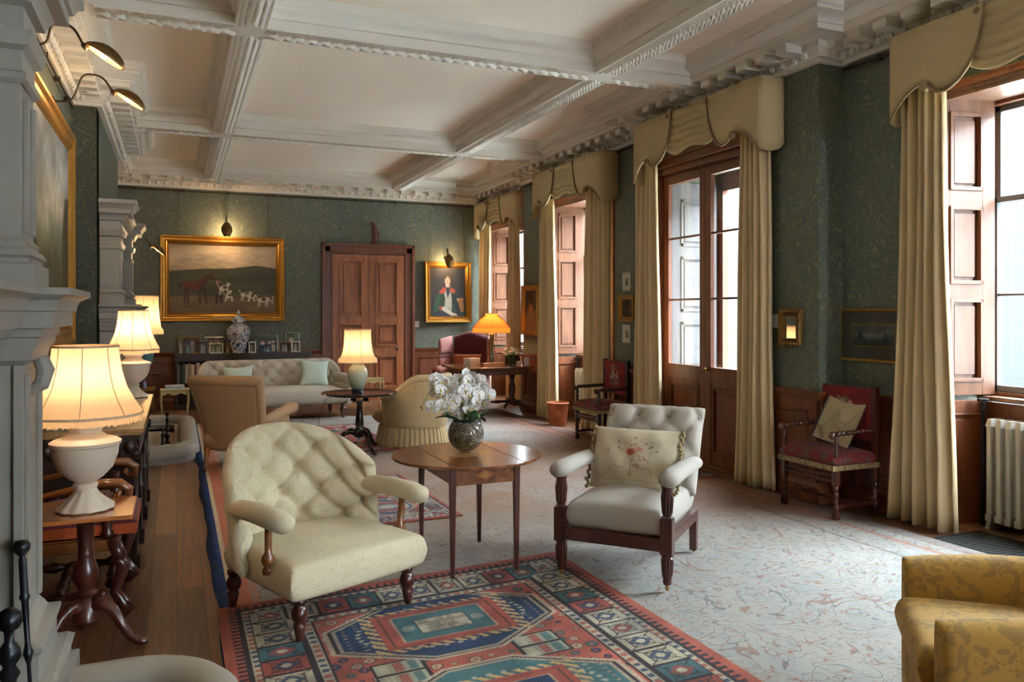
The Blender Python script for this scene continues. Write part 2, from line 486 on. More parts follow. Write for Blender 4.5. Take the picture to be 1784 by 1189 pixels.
# ================================================================= THE SETTING
CB, CZ = 3.71, 4.10           # cornice bottom, ceiling
XA, XB, XD = 5.0, 5.27, 5.6   # wall planes of the window side
YF = 14.6
def sweep(b, path, prof, closed=False):
    n = len(path); rings = []
    P = [Vector((p[0], p[1])) for p in path]
    def nrm(a, c):
        d = (c-a).normalized(); return Vector((d.y, -d.x))
    for i in range(n):
        if closed: n1 = nrm(P[i-1], P[i]); n2 = nrm(P[i], P[(i+1) % n])
        else:
            n1 = nrm(P[max(i-1, 0)], P[max(i, 1)]); n2 = nrm(P[min(i, n-2)], P[min(i+1, n-1)])
        m = (n1+n2)/(1+n1.dot(n2)) if n1.dot(n2) > -.99 else n1
        rings.append([(P[i].x+m.x*o, P[i].y+m.y*o, z) for o, z in prof])
    k = len(prof); V = [v for r in rings for v in r]; F = []
    for i in range(n if closed else n-1):
        j = (i+1) % n
        for q in range(k-1): F.append((i*k+q, j*k+q, j*k+q+1, i*k+q+1))
    if not closed: F += [tuple(range(k)), tuple((n-1)*k+q for q in range(k-1, -1, -1))]
    return b.add(V, F)
def wallseg(name, p0, p1, th, ops=(), mat='paper', h=4.2):
    p0 = Vector(p0); p1 = Vector(p1); d = p1-p0; L = d.length; d.normalize()
    ang = math.atan2(d.y, d.x)
    Mx = Matrix.Translation((p0.x, p0.y, 0)) @ Matrix.Rotation(ang, 4, 'Z')   # local x along, local +y = outward (left of path)
    b = B()
    def bb(s0, s1, z0, z1):
        if s1-s0 > 1e-4 and z1-z0 > 1e-4: b.box(((s0+s1)/2, th/2, (z0+z1)/2), (s1-s0, th, z1-z0), M=Mx)
    s = 0
    for (a, c, z0, z1) in sorted(ops):
        bb(s, a, 0, h); bb(a, c, 0, z0); bb(a, c, z1, h); s = c
    bb(s, L, 0, h)
    return struct(b.build(name, M[mat], fix=False))
# floor
def floor_mat():
    m, t, p = newmat('floorboards'); c = coords(t)
    sx = N(t, 'ShaderNodeSeparateXYZ'); t.links.new(c, sx.inputs[0])
    X, Y = sx.outputs[0], sx.outputs[1]
    bw = .145
    bi = mathn(t, 'FLOOR', mathn(t, 'DIVIDE', X, bw)); fr = mathn(t, 'FRACT', mathn(t, 'DIVIDE', X, bw))
    wn = N(t, 'ShaderNodeTexWhiteNoise'); wn.noise_dimensions = '1D'; t.links.new(bi, wn.inputs['W'])
    yy = mathn(t, 'ADD', Y, mathn(t, 'MULTIPLY', wn.outputs[0], 3.1))
    fy = mathn(t, 'FRACT', mathn(t, 'DIVIDE', yy, 3.4)); by = mathn(t, 'FLOOR', mathn(t, 'DIVIDE', yy, 3.4))
    wn2 = N(t, 'ShaderNodeTexWhiteNoise'); wn2.noise_dimensions = '2D'
    cb = N(t, 'ShaderNodeCombineXYZ'); t.links.new(bi, cb.inputs[0]); t.links.new(by, cb.inputs[1]); t.links.new(cb.outputs[0], wn2.inputs['Vector'])
    v2 = coords(t, (1, .08, 1)); g = noise(t, v2, 30, 6, .5); g2 = noise(t, v2, 120, 3)
    f = mathn(t, 'ADD', mathn(t, 'MULTIPLY', g.outputs['Fac'], .6), mathn(t, 'MULTIPLY', wn2.outputs[0], .45))
    col = ramp(t, f, [(.3, lin((80, 50, 31))), (.55, lin((122, 80, 50))), (.85, lin((160, 110, 70)))])
    wear = noise(t, coords(t), 1.1, 3)
    col = mixc(t, mathn(t, 'MULTIPLY', wear.outputs['Fac'], .35), col, lin((70, 52, 42)))
    gap = mathn(t, 'MAXIMUM', mathn(t, 'LESS_THAN', fr, .022), mathn(t, 'LESS_THAN', fy, .0012))
    col = mixc(t, gap, col, lin((24, 16, 12)))
    t.links.new(col, p.inputs['Base Color'])
    t.links.new(mathn(t, 'ADD', .34, mathn(t, 'MULTIPLY', g2.outputs['Fac'], .25)), p.inputs['Roughness'])
    hh = mathn(t, 'SUBTRACT', mathn(t, 'MULTIPLY', g2.outputs['Fac'], .3), gap)
    bumpn(t, p, hh, .5, .004); return m
M['floor'] = floor_mat()
struct(B().bx(-1.3, 6.4, -6.7, 14.9, -.12, 0).build('floor', M['floor'], fix=False))
struct(B().bx(-1.3, 6.4, -6.7, 14.9, CZ, CZ+.15).build('ceiling', M['ceil'], fix=False))
# walls (path runs clockwise so the room is on its right)
for p in (((-1, -6.4), (-1, .9)), ((-1, .9), (-.75, .9)), ((-.75, .9), (-.75, 4.05)), ((-.75, 4.05), (-1, 4.05)), ((-1, 4.05), (-1, 9.17)),
          ((-1, 9.17), (-.75, 9.17)), ((-.75, 9.17), (-.75, 12.36)), ((-.75, 12.36), (-1, 12.36)), ((-1, 12.36), (-1, 14.6))):
    wallseg('wall_left', p[0], p[1], .25)
wallseg('wall_far', (-1.2, YF), (5.8, YF), .25)
wallseg('wall_back', (6, -6.4), (-1.2, -6.4), .25, mat='plaster', ops=((.5, 1.5, .9, 3.2),))  # opening behind the camera added for fill light, pale plaster for bounce
OPN = {'D': (12.7, 14.5, 3.25, XD, 6.3), 'B': (9.1, 10.98, 3.25, XB, 5.95), 'A': (6.05, 7.72, 3.22, XA, 5.95), 'C': (2.5, 4.32, 3.25, XB, 5.95), 'E': (-1.45, .75, 3.25, XB, 5.95), 'F': (-5.2, -3.0, 3.25, XB, 5.95)}
def rw(x, y1, y0, keys, xo):
    ops = [(y1-OPN[k][1], y1-OPN[k][0], 0, OPN[k][2]) for k in keys]
    wallseg('wall_right', (x, y1), (x, y0), xo-x, ops)
rw(XD, 14.6, 12.0, 'D', 6.3); rw(XB, 12.0, 8.09, 'B', 5.95); rw(XA, 8.09, 5.19, 'A', 5.95); rw(XB, 5.19, -6.4, 'CEF', 5.95)
PATH = [(-1, -6.4), (-1, .9), (-.75, .9), (-.75, 4.05), (-1, 4.05), (-1, 9.17), (-.75, 9.17), (-.75, 12.36), (-1, 12.36), (-1, YF),
        (XD, YF), (XD, 12), (XB, 12), (XB, 8.09), (XA, 8.09), (XA, 5.19), (XB, 5.19), (XB, -6.4)]
# cornice: architrave band, egg-and-dart, modillion soffit, corona, upper cyma
prof = [(0, CB), (.05, CB), (.05, CB+.035), (.062, CB+.04), (.062, CB+.052), (.085, CB+.07), (.10, CB+.095), (.12, CB+.10), (.12, CB+.115), (.12, CB+.155),
        (.32, CB+.155), (.32, CB+.20), (.335, CB+.205), (.335, CB+.22), (.37, CB+.255), (.42, CB+.275), (.42, CB+.30), (.44, CB+.31), (.46, CZ), (0, CZ)]
cb_ = B(); sweep(cb_, PATH, prof)
for (a, c) in zip(PATH, PATH[1:]):
    a = Vector(a); c = Vector(c); d = (c-a); L = d.length; d.normalize(); n = Vector((d.y, -d.x))
    if L < .6:
        for s in ((L/2+.02,) if L > .3 else (L/2,)):
            q = a+d*s+n*.20; cb_.box((q.x, q.y, CB+.122), (.12, .17, .066), rz=math.atan2(d.y, d.x))
    k = max(1, int(L/.255)); st = L/k
    if L > .6:
        for i in range(k):
            q = a+d*(st*(i+.5))+n*.205; ang = math.atan2(d.y, d.x)
            cb_.box((q.x, q.y, CB+.120), (.125, .17, .07), rz=ang)
            q2 = a+d*(st*(i+.5))+n*.21; cb_.box((q2.x, q2.y, CB+.150), (.145, .19, .012), rz=ang)
    k = max(1, int(L/.128)); st = L/k
    for i in range(k):
        q = a+d*(st*(i+.5))+n*.088; q3 = a+d*(st*i)+n*.085
        cb_.lathe([(.001, -.036), (.022, -.028), (.03, 0), (.026, .025), (.001, .034)], c=(q.x, q.y, CB+.066), n=8, closed=False)
        if i: cb_.box((q3.x, q3.y, CB+.068), (.012, .012, .05), rz=math.atan2(d.y, d.x))
struct(cb_.build('trim_1', M['cornice'], auto=35, fix=False)); 
# ceiling beams and panel mouldings
BZ = 3.86
LX = [(.42, .66), (3.61, 3.86)]; CY = [(-1.55, -1.3), (2.5, 2.75), (6.55, 6.81), (10.58, 10.86)]
bm_ = B()
for x0, x1 in LX: bm_.bx(x0, x1, -6.4, 14.2, BZ, CZ)
for y0, y1 in CY: bm_.bx(-.6, 5.1, y0, y1, BZ+.0005, CZ)
rx = [(-1.0+.44, .42), (.66, 3.61), (3.86, XB-.44)]
for y0, y1 in CY:
    pass
ys = [-6.0]+[v for p in CY for v in p]+[YF-.44]
mp = [(0, BZ+.07), (.02, BZ+.075), (.025, BZ+.12), (.05, BZ+.155), (.085, BZ+.17), (.085, BZ+.19), (.11, CZ)]
for i, (x0, x1) in enumerate(rx):
    for j in range(0, len(ys), 2):
        y0, y1 = ys[j], ys[j+1]
        if i == 1 or True:
            sides = []
            if i == 1: sweep(bm_, [(x0, y0), (x0, y1), (x1, y1), (x1, y0)], mp, closed=True)
            elif i == 0: sweep(bm_, [(x0, y1), (x1, y1), (x1, y0), (x0, y0)], mp)
            else: sweep(bm_, [(x1, y0), (x0, y0), (x0, y1), (x1, y1)], mp)
struct(bm_.build('trim_2', M['cornice'], auto=35, fix=False))
# plaited leaf ornament on the soffits of the beams
def leafband(x0, x1, y0, y1, along, pitch=.085):
    b = B(); w = (x1-x0) if along == 'y' else (y1-y0); L = (y1-y0) if along == 'y' else (x1-x0)
    n = int(L/pitch)
    for i in range(n):
        for sgn in (-1, 1):
            for row in (0, 1):
                off = sgn*w*(.12 + .2*row); s = (i+.5+.5*row)*pitch; a = sgn*.62
                l, q = pitch*.72, pitch*.30
                ca, sa = math.cos(a), math.sin(a)
                E_ = [(l, 0), (l*.45, q), (-l*.5, q*.9), (-l, 0), (-l*.5, -q*.9), (l*.45, -q)]
                V = [(s+u*ca-v*sa, off+u*sa+v*ca, 0) for u, v in E_]+[(s+u*ca, off+u*sa, -d_) for u, d_ in ((l*.45, .026), (-l*.35, .018))]
                F = [(0, 1, 6), (1, 2, 7, 6), (2, 3, 7), (3, 4, 7), (4, 5, 6, 7), (5, 0, 6)]
                if along == 'y': V = [(x0+w/2+v[1], y0+v[0], BZ+v[2]) for v in V]
                else: V = [(x0+v[0], y0+w/2+v[1], BZ+v[2]) for v in V]
                b.add(V, F)
    # raised bead edges
    for e in (-1, 1):
        o = e*(w/2-.012)
        if along == 'y': b.box((x0+w/2+o, (y0+y1)/2, BZ-.006), (.02, y1-y0, .016))
        else: b.box(((x0+x1)/2, y0+w/2+o, BZ-.006), (x1-x0, .02, .016))
    return b
b = B()
for x0, x1 in LX:
    for j in range(0, len(ys), 2): q = leafband(x0, x1, ys[j], min(ys[j+1], 14.25), 'y', .06); b.add(q.V, q.F)
struct(b.build('trim_3', M['cornice'], fix=False))
b = B()
for y0, y1 in CY:
    for x0, x1 in rx: q = leafband(x0, x1, y0, y1, 'x', .105); b.add(q.V, q.F)
struct(b.build('trim_4', M['cornice'], fix=False))
# panelled joinery
def panelled(b, w, h, cols, rows, t=.035, M_=None, y0=0, fld=.045, mw=.018):
    """board standing in local xz, front toward -y, base at z=0, centred on x"""
    M_ = M_ or Matrix.Identity(4)
    def bb(x0, x1, ya, yb, z0, z1): b.box(((x0+x1)/2, (ya+yb)/2, (z0+z1)/2), (x1-x0, abs(yb-ya), z1-z0), M=M_)
    bb(-w/2, w/2, y0-t*.35, y0, 0, h)
    xs = -w/2
    for (c0, c1) in cols:
        bb(xs, c0, y0-t, y0-t*.35, 0, h); xs = c1
    bb(xs, w/2, y0-t, y0-t*.35, 0, h)
    for (c0, c1) in cols:
        z = 0
        for (r0, r1) in rows:
            bb(c0, c1, y0-t, y0-t*.35, z, r0); z = r1
            m = mw
            for (a0, a1, d0, d1) in ((c0, c1, r0, r0+m), (c0, c1, r1-m, r1), (c0, c0+m, r0, r1), (c1-m, c1, r0, r1)):
                bb(a0, a1, y0-t*1.3, y0-t*.3, d0, d1)
            f = fld
            if c1-c0 > 2.4*f and r1-r0 > 2.4*f:
                b.box(((c0+c1)/2, y0-t*.35-t*.2, (r0+r1)/2), (c1-c0-2*f, r1-r0-2*f, t*.4), M=M_) if False else bb(c0+f, c1-f, y0-t*.72, y0-t*.3, r0+f, r1-f)
        bb(c0, c1, y0-t, y0-t*.35, z, h)
    return b
def faceM(x, y, ang): return Matrix.Translation((x, y, 0)) @ Matrix.Rotation(ang, 4, 'Z')
PIECES = [[(-1, -6.4), (-1, .9), (-.75, .9), (-.75, 1.0)], [(-.75, 4.0), (-.75, 4.05), (-1, 4.05), (-1, 9.17), (-.75, 9.17), (-.75, 9.4)],
          [(-.75, 12.2), (-.75, 12.36), (-1, 12.36), (-1, YF), (2.44, YF)], [(4.12, YF), (XD, YF), (XD, 14.5)],
          [(XD, 12.7), (XD, 12), (XB, 12), (XB, 10.98)], [(XB, 9.1), (XB, 8.09), (XA, 8.09), (XA, 7.8)],
          [(XA, 5.97), (XA, 5.19), (XB, 5.19), (XB, 4.32)], [(XB, 2.5), (XB, .75)], [(XB, -1.45), (XB, -3.0)], [(XB, -5.2), (XB, -6.4)]]
rail, base, wains = B(), B(), B()
for pc in PIECES:
    sweep(rail, pc, [(0, .865), (.03, .865), (.035, .885), (.055, .905), (.06, .925), (.06, .94), (0, .94)])
    sweep(base, pc, [(0, 0), (.05, 0), (.05, .13), (.035, .15), (.03, .165), (0, .165)])
    for a, c in zip(pc, pc[1:]):
        a = Vector(a); c = Vector(c); d = c-a; L = d.length
        if L < .02: continue
        mid = (a+c)/2; ang = math.atan2(d.y, d.x)
        k = max(1, round(L/.62)); cols = []
        if L > .2:
            for i in range(k):
                s = L/k; cols.append((-L/2+i*s+min(.1, s*.25), -L/2+(i+1)*s-min(.1, s*.25)))
        panelled(wains, L, .87, cols, [(.27, .77)] if cols else [], t=.028, M_=faceM(mid.x, mid.y, ang), fld=.03, mw=.012)
struct(rail.build('trim_5', M['oak_red'], auto=35, fix=False)); struct(base.build('baseboard_1', M['oak_red'], auto=35, fix=False))
struct(wains.build('trim_6', M['oak_red'], fix=False))
# ---- far double door
d1 = B()
def casing(b, y, x0, x1, h, w, M_=None, d=.05):
    M_ = M_ or Matrix.Identity(4)
    for (o0, o1, dd) in ((0, w*.28, d), (w*.28, w*.8, d*.6), (w*.8, w, d*.8)):
        b.box((x0+(o0+o1)/2, y-dd/2, (h-o0)/2), (o1-o0, dd, h-o0), M=M_); b.box((x1-(o0+o1)/2, y-dd/2, (h-o0)/2), (o1-o0, dd, h-o0), M=M_)
        b.box(((x0+x1)/2, y-dd/2, h-(o0+o1)/2), (x1-x0-2*o0, dd, o1-o0), M=M_)
casing(d1, YF, 2.42, 4.14, 2.87, .19, d=.08)
door = struct(d1.build('door_1', M['oak_red'], bevel=.004, fix=False))
for k, (xa, xb) in enumerate(((2.612, 3.268), (3.274, 3.93))):
    b = B(); w = xb-xa
    panelled(b, w, 2.67, [(-w/2+.115, w/2-.115)], [(.22, .82), (.99, 1.42), (1.53, 2.57)], t=.065, M_=faceM((xa+xb)/2, YF-.004, 0), fld=.085, mw=.035)
    b.build('door_leaf', M['oak'], door, bevel=.003, fix=False)
b = B(); b.lat((3.79, YF-.05, .93), (3.79, YF-.12, .93), [(.02, 0), (.012, .3), (.026, .6), (.03, .8), (.018, 1)])
b.build('door_knob', M['bronze'], door, smooth=True)
b = B()
for z in (2.38, 1.2): b.lat((2.606, YF-.06, z), (2.606, YF-.06, z+.11), [(.012, 0), (.012, 1)])
b.build('hinge', M['brass'], door, smooth=True)
# ---- windows with panelled shutters folded into the reveals
def window(idx, key, near=True):
    y0, y1, zt, xw, xo = OPN[key]
    root = B()
    xs = xo-.13
    # sash box frame
    for (a, c, d0, d1) in ((y0, y0+.10, .97, zt), (y1-.10, y1, .97, zt), (y0, y1, zt-.06, zt), (y0, y1, .93, 1.0)):
        root.bx(xs-.05, xs+.07, a, c, d0, d1)
    win = struct(root.build('window_%d' % idx, M['shutter'], bevel=.004, fix=False))
    sb = B(); ya, yb = y0+.10, y1-.10
    for (z0, z1, xx) in ((1.0, 2.49, xs-.01), (2.44, zt-.06, xs+.03)):
        for (a, c) in ((ya, ya+.045), (yb-.045, yb)): sb.bx(xx-.02, xx+.02, a, c, z0, z1)
        sb.bx(xx-.02, xx+.02, ya, yb, z0, z0+.05); sb.bx(xx-.02, xx+.02, ya, yb, z1-.045, z1)
        for k in (1, 2):
            q = ya+(yb-ya)*k/3; sb.bx(xx-.014, xx+.014, q-.009, q+.009, z0, z1)
        if z1-z0 > 1: sb.bx(xx-.014, xx+.014, ya, yb, 1.73, 1.75)
    sb.build('sash', M['sash'], win, bevel=.003, fix=False)
    gb = B(); gb.bx(xs-.012, xs-.008, ya, yb, 1.0, 2.49); gb.bx(xs+.028, xs+.032, ya, yb, 2.44, zt-.06)
    gb.build('pane', M['pane'], win, fix=False)
    # reveals: boxed shutters (three raised panels) over a dado panel
    D_ = xs-.05-xw
    for (yy, sg) in ((y1, -1), (y0, 1)):
        th = math.atan2(.10, D_); L = math.hypot(D_, .10)
        cx, cy = xw+D_/2, yy+sg*.05
        ang = (-th if sg == -1 else PI+th)
        Mx = faceM(cx, cy, ang)
        b = B(); panelled(b, L, zt-.98, [(-L/2+.11, L/2-.11)], [(.10, .73), (.84, 1.43), (1.55, 2.14)], t=.05, M_=Mx @ Matrix.Translation((0, 0, .98)), fld=.055, mw=.028)
        b.lat(Mx @ Vector((-L/2+.05, -.03, 2.03)), Mx @ Vector((-L/2+.05, -.07, 2.03)), [(.006, 0), (.006, .6), (.014, .8), (.01, 1)], n=8)
        b.build('shutter', M['shutter'], win, bevel=.003, fix=False)
        b = B(); panelled(b, L, .94, [(-L/2+.08, L/2-.08)], [(.2, .84)], t=.03, M_=Mx, fld=.05, mw=.015)
        b.build('dado_panel', M['oak_red'], win, bevel=.003, fix=False)
    b = B(); w = y1-y0-.2
    panelled(b, w, .92, [(-w/2+.06, -w/6-.03), (-w/6+.03, w/6-.03), (w/6+.03, w/2-.06)], [(.22, .8)], t=.03, M_=faceM(xs-.06, (y0+y1)/2, -PI/2), fld=.04)
    b.build('apron_panel', M['oak_red'], win, fix=False)
    b = B(); b.bx(xs-.16, xs-.02, y0+.08, y1-.08, .935, .97); b.build('window_board', M['shutter'], win, bevel=.006)
    b = B(); b.bx(xw, xs, y0, y1, zt-.03, zt-.001)
    b.bx(xw+.02, xw+.08, y0+.02, y1-.02, zt-.06, zt-.03); b.build('soffit', M['shutter'], win, fix=False)
    b = B(); casing(b, 0, 0, y1-y0+.10, zt+.05, .05, M_=faceM(xw, y1+.05, -PI/2), d=.03)
    b.build('architrave', M['oak'], win, fix=False)
    return win
window(1, 'C'); window(2, 'B'); window(3, 'D'); window(4, 'E'); window(5, 'F')  # unseen F behind the camera added for fill light, unseen E widened for it
# ---- french door
y0, y1, zt, xw, xo = OPN['A']; xd = XA+.09
b = B(); casing(b, 0, -.11, y1-y0+.11, zt+.10, .11, M_=faceM(XA, y1, -PI/2), d=.05)
fr = B()
for (a, c, d0, d1) in ((y0, y0+.07, 0, zt), (y1-.07, y1, 0, zt), (y0, y1, zt-.08, zt), (y0, y1, 0, .03)): fr.bx(XA+.02, xd+.09, a, c, d0, d1)
fr.add(b.V, b.F)
fd = struct(fr.build('door_2', M['oak_red'], bevel=.004, fix=False))
ym = (y0+y1)/2
for (a, c) in ((y0+.075, ym-.003), (ym+.003, y1-.075)):
    b = B(); s = .09; top = zt-.085
    for (p, q) in ((a, a+s), (c-s, c)): b.bx(xd, xd+.05, p, q, .03, top)
    b.bx(xd, xd+.05, a+s, c-s, .88, 1.04); b.bx(xd, xd+.05, a+s, c-s, top-.10, top)
    for z in (1.75, 2.43): b.bx(xd+.01, xd+.045, a+s, c-s, z-.011, z+.011)
    w = c-a-2*s+.02
    panelled(b, w, .87, [(-w/2+.03, w/2-.03)], [(.12, .80)], t=.035, M_=faceM(xd+.045, (a+c)/2, -PI/2) @ Matrix.Translation((0, 0, .03)), fld=.06, mw=.025)
    lf = b.build('door_leaf', M['oak_red'], fd, bevel=.003, fix=False)
    g = B().bx(xd+.024, xd+.028, a+s, c-s, 1.04, top-.1).build('pane', M['pane'], lf, fix=False)
b = B(); b.lat((xd, ym-.06, 1.02), (xd-.06, ym-.06, 1.02), [(.022, 0), (.01, .3), (.01, .6), (.024, .8), (.02, 1)], n=10)
b.build('door_knob', M['brass'], fd, smooth=True)
# outer porch reveal with weathered panelled shutters, then the jamb of the outer frame
M['weathered'] = wood('weathered_oak', (66, 62, 64), (92, 86, 86), .6, 'z', coat=0)
for yy, ang in ((y1, 0), (y0, PI)):
    b = B(); L = .62; panelled(b, L, 3.1, [(-L/2+.12, L/2-.12)], [(.95, 1.5), (1.62, 2.25), (2.37, 2.9)], t=.04, M_=faceM(xd+.13+L/2, yy-(.005 if ang == 0 else -.005), ang), fld=.06, mw=.03)
    b.build('porch_panel', M['weathered'], fd, fix=False)
b = B(); b.bx(5.87, 5.95, y0, y0+.06, 0, zt); b.bx(5.87, 5.95, y1-.12, y1, 0, zt); b.bx(5.87, 5.95, y0, y1, zt-.2, zt)
b.build('outer_frame', M['oak_red'], fd, fix=False)
# ---- exterior: terrace and the courtyard wall opposite, pale stone coloured dark to curb daylight
def ashlar():
    m, t, p = newmat('ashlar'); v = coords(t, (1, 1, 1), (PI/2, 0, PI/2))
    c = coords(t); s = N(t, 'ShaderNodeSeparateXYZ'); t.links.new(c, s.inputs[0]); cb = N(t, 'ShaderNodeCombineXYZ')
    t.links.new(mathn(t, 'ADD', s.outputs[0], s.outputs[1]), cb.inputs[0]); t.links.new(s.outputs[2], cb.inputs[1])
    br = N(t, 'ShaderNodeTexBrick'); t.links.new(cb.outputs[0], br.inputs['Vector'])
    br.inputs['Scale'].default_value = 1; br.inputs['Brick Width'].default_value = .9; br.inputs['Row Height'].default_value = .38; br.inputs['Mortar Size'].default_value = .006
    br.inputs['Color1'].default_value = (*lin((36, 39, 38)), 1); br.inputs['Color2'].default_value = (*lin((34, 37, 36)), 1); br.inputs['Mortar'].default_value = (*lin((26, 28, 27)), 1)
    t.links.new(br.outputs['Color'], p.inputs['Base Color']); p.inputs['Roughness'].default_value = .9; return m
M['ashlar'] = ashlar()
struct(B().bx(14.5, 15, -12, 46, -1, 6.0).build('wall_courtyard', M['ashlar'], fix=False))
struct(B().bx(6.4, 14.5, -12, 46, -.6, -.15).build('floor_terrace', plain('terrace', (214, 214, 208), .9), fix=False))

# ================================================================= FIXED FITTINGS AS THINGS
# ---- picture rail (thin brass rod under the cornice)
b = B()
for pc in ([(-1, 4.1), (-1, 9.1)], [(-1, 12.4), (-1, YF), (XD, YF), (XD, 12)], [(XB, 12), (XB, 8.1)], [(XB, 5.15), (XB, 2.2)]):
    sweep(b, pc, [(.03, 3.66), (.045, 3.655), (.05, 3.665), (.045, 3.675), (.03, 3.67), (.03, 3.66)])
    for a, c in zip(pc, pc[1:]):
        a = Vector(a); c = Vector(c); d = c-a; k = max(1, int(d.length/.7)); n = Vector((d.y, -d.x)).normalized()
        for i in range(k):
            q = a+d*((i+.5)/k)+n*.03; b.box((q.x, q.y, 3.667), (.03, .05, .04), rz=math.atan2(d.y, d.x))
struct(b.build('trim_7', M['bronze'], fix=False))

# ---- curtains
def curtain(label, x, yt, yb, z1=3.3, z0=.02, folds=5, amp=.05, ph=0, seed=0):
    rr = random.Random(seed); b = B(); nu = folds*12
    jit = [rr.uniform(-.25, .25) for _ in range(folds+2)]
    def f(u, v):
        t = v                                  # 0 bottom .. 1 top
        y0 = yb[0]+(yt[0]-yb[0])*t**.8; y1 = yb[1]+(yt[1]-yb[1])*t**.8
        s = u*folds; k = int(min(s, folds-.001)); w = math.sin(2*PI*(s+jit[k]*.15)+ph)
        w = math.copysign(abs(w)**.75, w)+.25*math.sin(2*PI*s*.5+seed+2*v)
        y = y0+(y1-y0)*(u+.02*math.sin(7*v+seed+5*u))
        return (x+amp*w*(1.15-.3*t), y, z0+(z1-z0)*v)
    b.grid(f, nu, 22)
    o = b.build('curtain', M['curtain'], smooth=True, solid=.006, fix=False)
    return tag(o, label, 'curtain')
curtain('heavy gold curtain hanging beside the framed etching, nearest the camera', XB-.13, (4.12, 4.44), (4.02, 4.56), folds=5, amp=.06, seed=3)
curtain('gold curtain on the near side of the glazed double door', XA-.12, (5.70, 6.02), (5.62, 6.12), folds=5, amp=.05, seed=5)
curtain('gold curtain between the glazed double door and the small hanging prints', XA-.12, (7.48, 7.86), (7.42, 7.92), folds=4, amp=.05, seed=8)
curtain('gold curtain hanging beside the dark barley-twist chair and middle radiator', XB-.13, (9.02, 9.55), (8.95, 9.70), folds=5, amp=.05, seed=11)
curtain('gold curtain falling behind the terracotta wastepaper bin', XB-.13, (10.62, 11.05), (10.52, 11.15), folds=4, amp=.05, seed=14)
curtain('gold curtain hanging in the far corner behind the winged chair', XD-.14, (14.10, 14.46), (14.05, 14.48), folds=4, amp=.05, seed=17)
curtain('gold curtain behind the amber lamp on the writing table', XD-.14, (12.72, 13.06), (12.66, 13.12), folds=4, amp=.05, seed=19)
LOBE = [(0, .64), (.05, .575), (.11, .515), (.18, .468), (.25, .440), (.315, .430), (.345, .465), (.385, .505), (.43, .525), (.48, .525), (.53, .505), (.58, .467), (.63, .405), (.67, .33), (.70, .24), (.722, .14), (.733, .05), (.735, 0)]
def pelmet(label, xf, xw, y0, y1, zt=3.69):
    r = empty('pelmet', label, 'pelmet', ((xf+xw)/2, (y0+y1)/2, zt-.3)); ox, oy, oz = r.location
    sc = (y1-y0)/2.06
    for side in (0, 1):
        b = B(); Yf = (lambda s: y1-s*sc) if side == 0 else (lambda s: y0+s*sc)
        poly = [(s, -d) for s, d in LOBE]+[(0, 0)]
        # bulging face built as a grid following the lobe outline
        def g(u, v):
            s = u*.735; d = np.interp(s, [p[0] for p in LOBE], [p[1] for p in LOBE])
            return (xf-.03-.03*math.sin(PI*min(u, 1))*(1-v*.5)-ox, Yf(s)-oy, zt-d*(1-v)-oz)
        b.grid(g, 60, 6)
        b.build('lobe', M['pelmet'], r, smooth=True, solid=.012, fix=False)
        b = B(); yy = y1 if side == 0 else y0
        def g2(u, v):
            d = .64+.03*math.sin(PI*u)-.06*u*u
            return (xf-.03+(xw-.012-xf+.03)*u-ox, yy-(.04*math.sin(PI*u)*(1 if side else -1))-oy, zt-d*(1-v)-oz)
        b.grid(g2, 8, 6); b.build('return', M['pelmet'], r, smooth=True, solid=.012, fix=False)
        b = B(); pts = [(xf-.045-.03*math.sin(PI*s/.735)-ox, Yf(s)-oy, zt-d-oz) for s, d in LOBE]
        b.tube(pts[:6], .006, n=6); b.tube(pts[5:], [.008, .011, .014, .014, .014, .013, .012, .011, .010, .009, .008, .007, .007], n=6)
        b.ball((xf-.07-ox, Yf(.325)-oy, zt-.46-oz), .038, 10); b.ball((xf-.07-ox, Yf(.70)-oy, zt-.05-oz), .025, 8, (.4, 1, 1))
        b.build('fringe', M['trim'], r, smooth=True, fix=False)
    b = B()
    def g3(u, v):
        y = y1-.62*sc-(y1-y0-1.24*sc)*u; k = v*6.0
        sag = .05*math.sin(PI*u)
        return (xf-.005-.022*abs(math.sin(PI*k+1.5*u))-ox, y-oy, zt-(.40+.03*math.sin(9*u))*(1-v)-sag*(1-v)+.0-oz)
    b.grid(g3, 20, 44); b.build('swag', M['pelmet'], r, smooth=True, solid=.008, fix=False)
    b = B(); b.bx(xf-.01-ox, xw-.006-ox, y0+.02-oy, y1-.02-oy, zt-.03-oz, zt-.005-oz); b.build('board', M['pelmet'], r)
pelmet('shaped gold pelmet over the nearest window, partly cut off by the frame', XB-.24, XB, 2.30, 4.46)
pelmet('shaped gold pelmet over the glazed double door', XA-.25, XA, 5.60, 7.68)
pelmet('shaped gold pelmet over the window behind the terracotta bin', XB-.25, XB, 8.93, 11.03)
pelmet('shaped gold pelmet over the window in the far corner', XD-.25, XD, 12.46, 14.50)

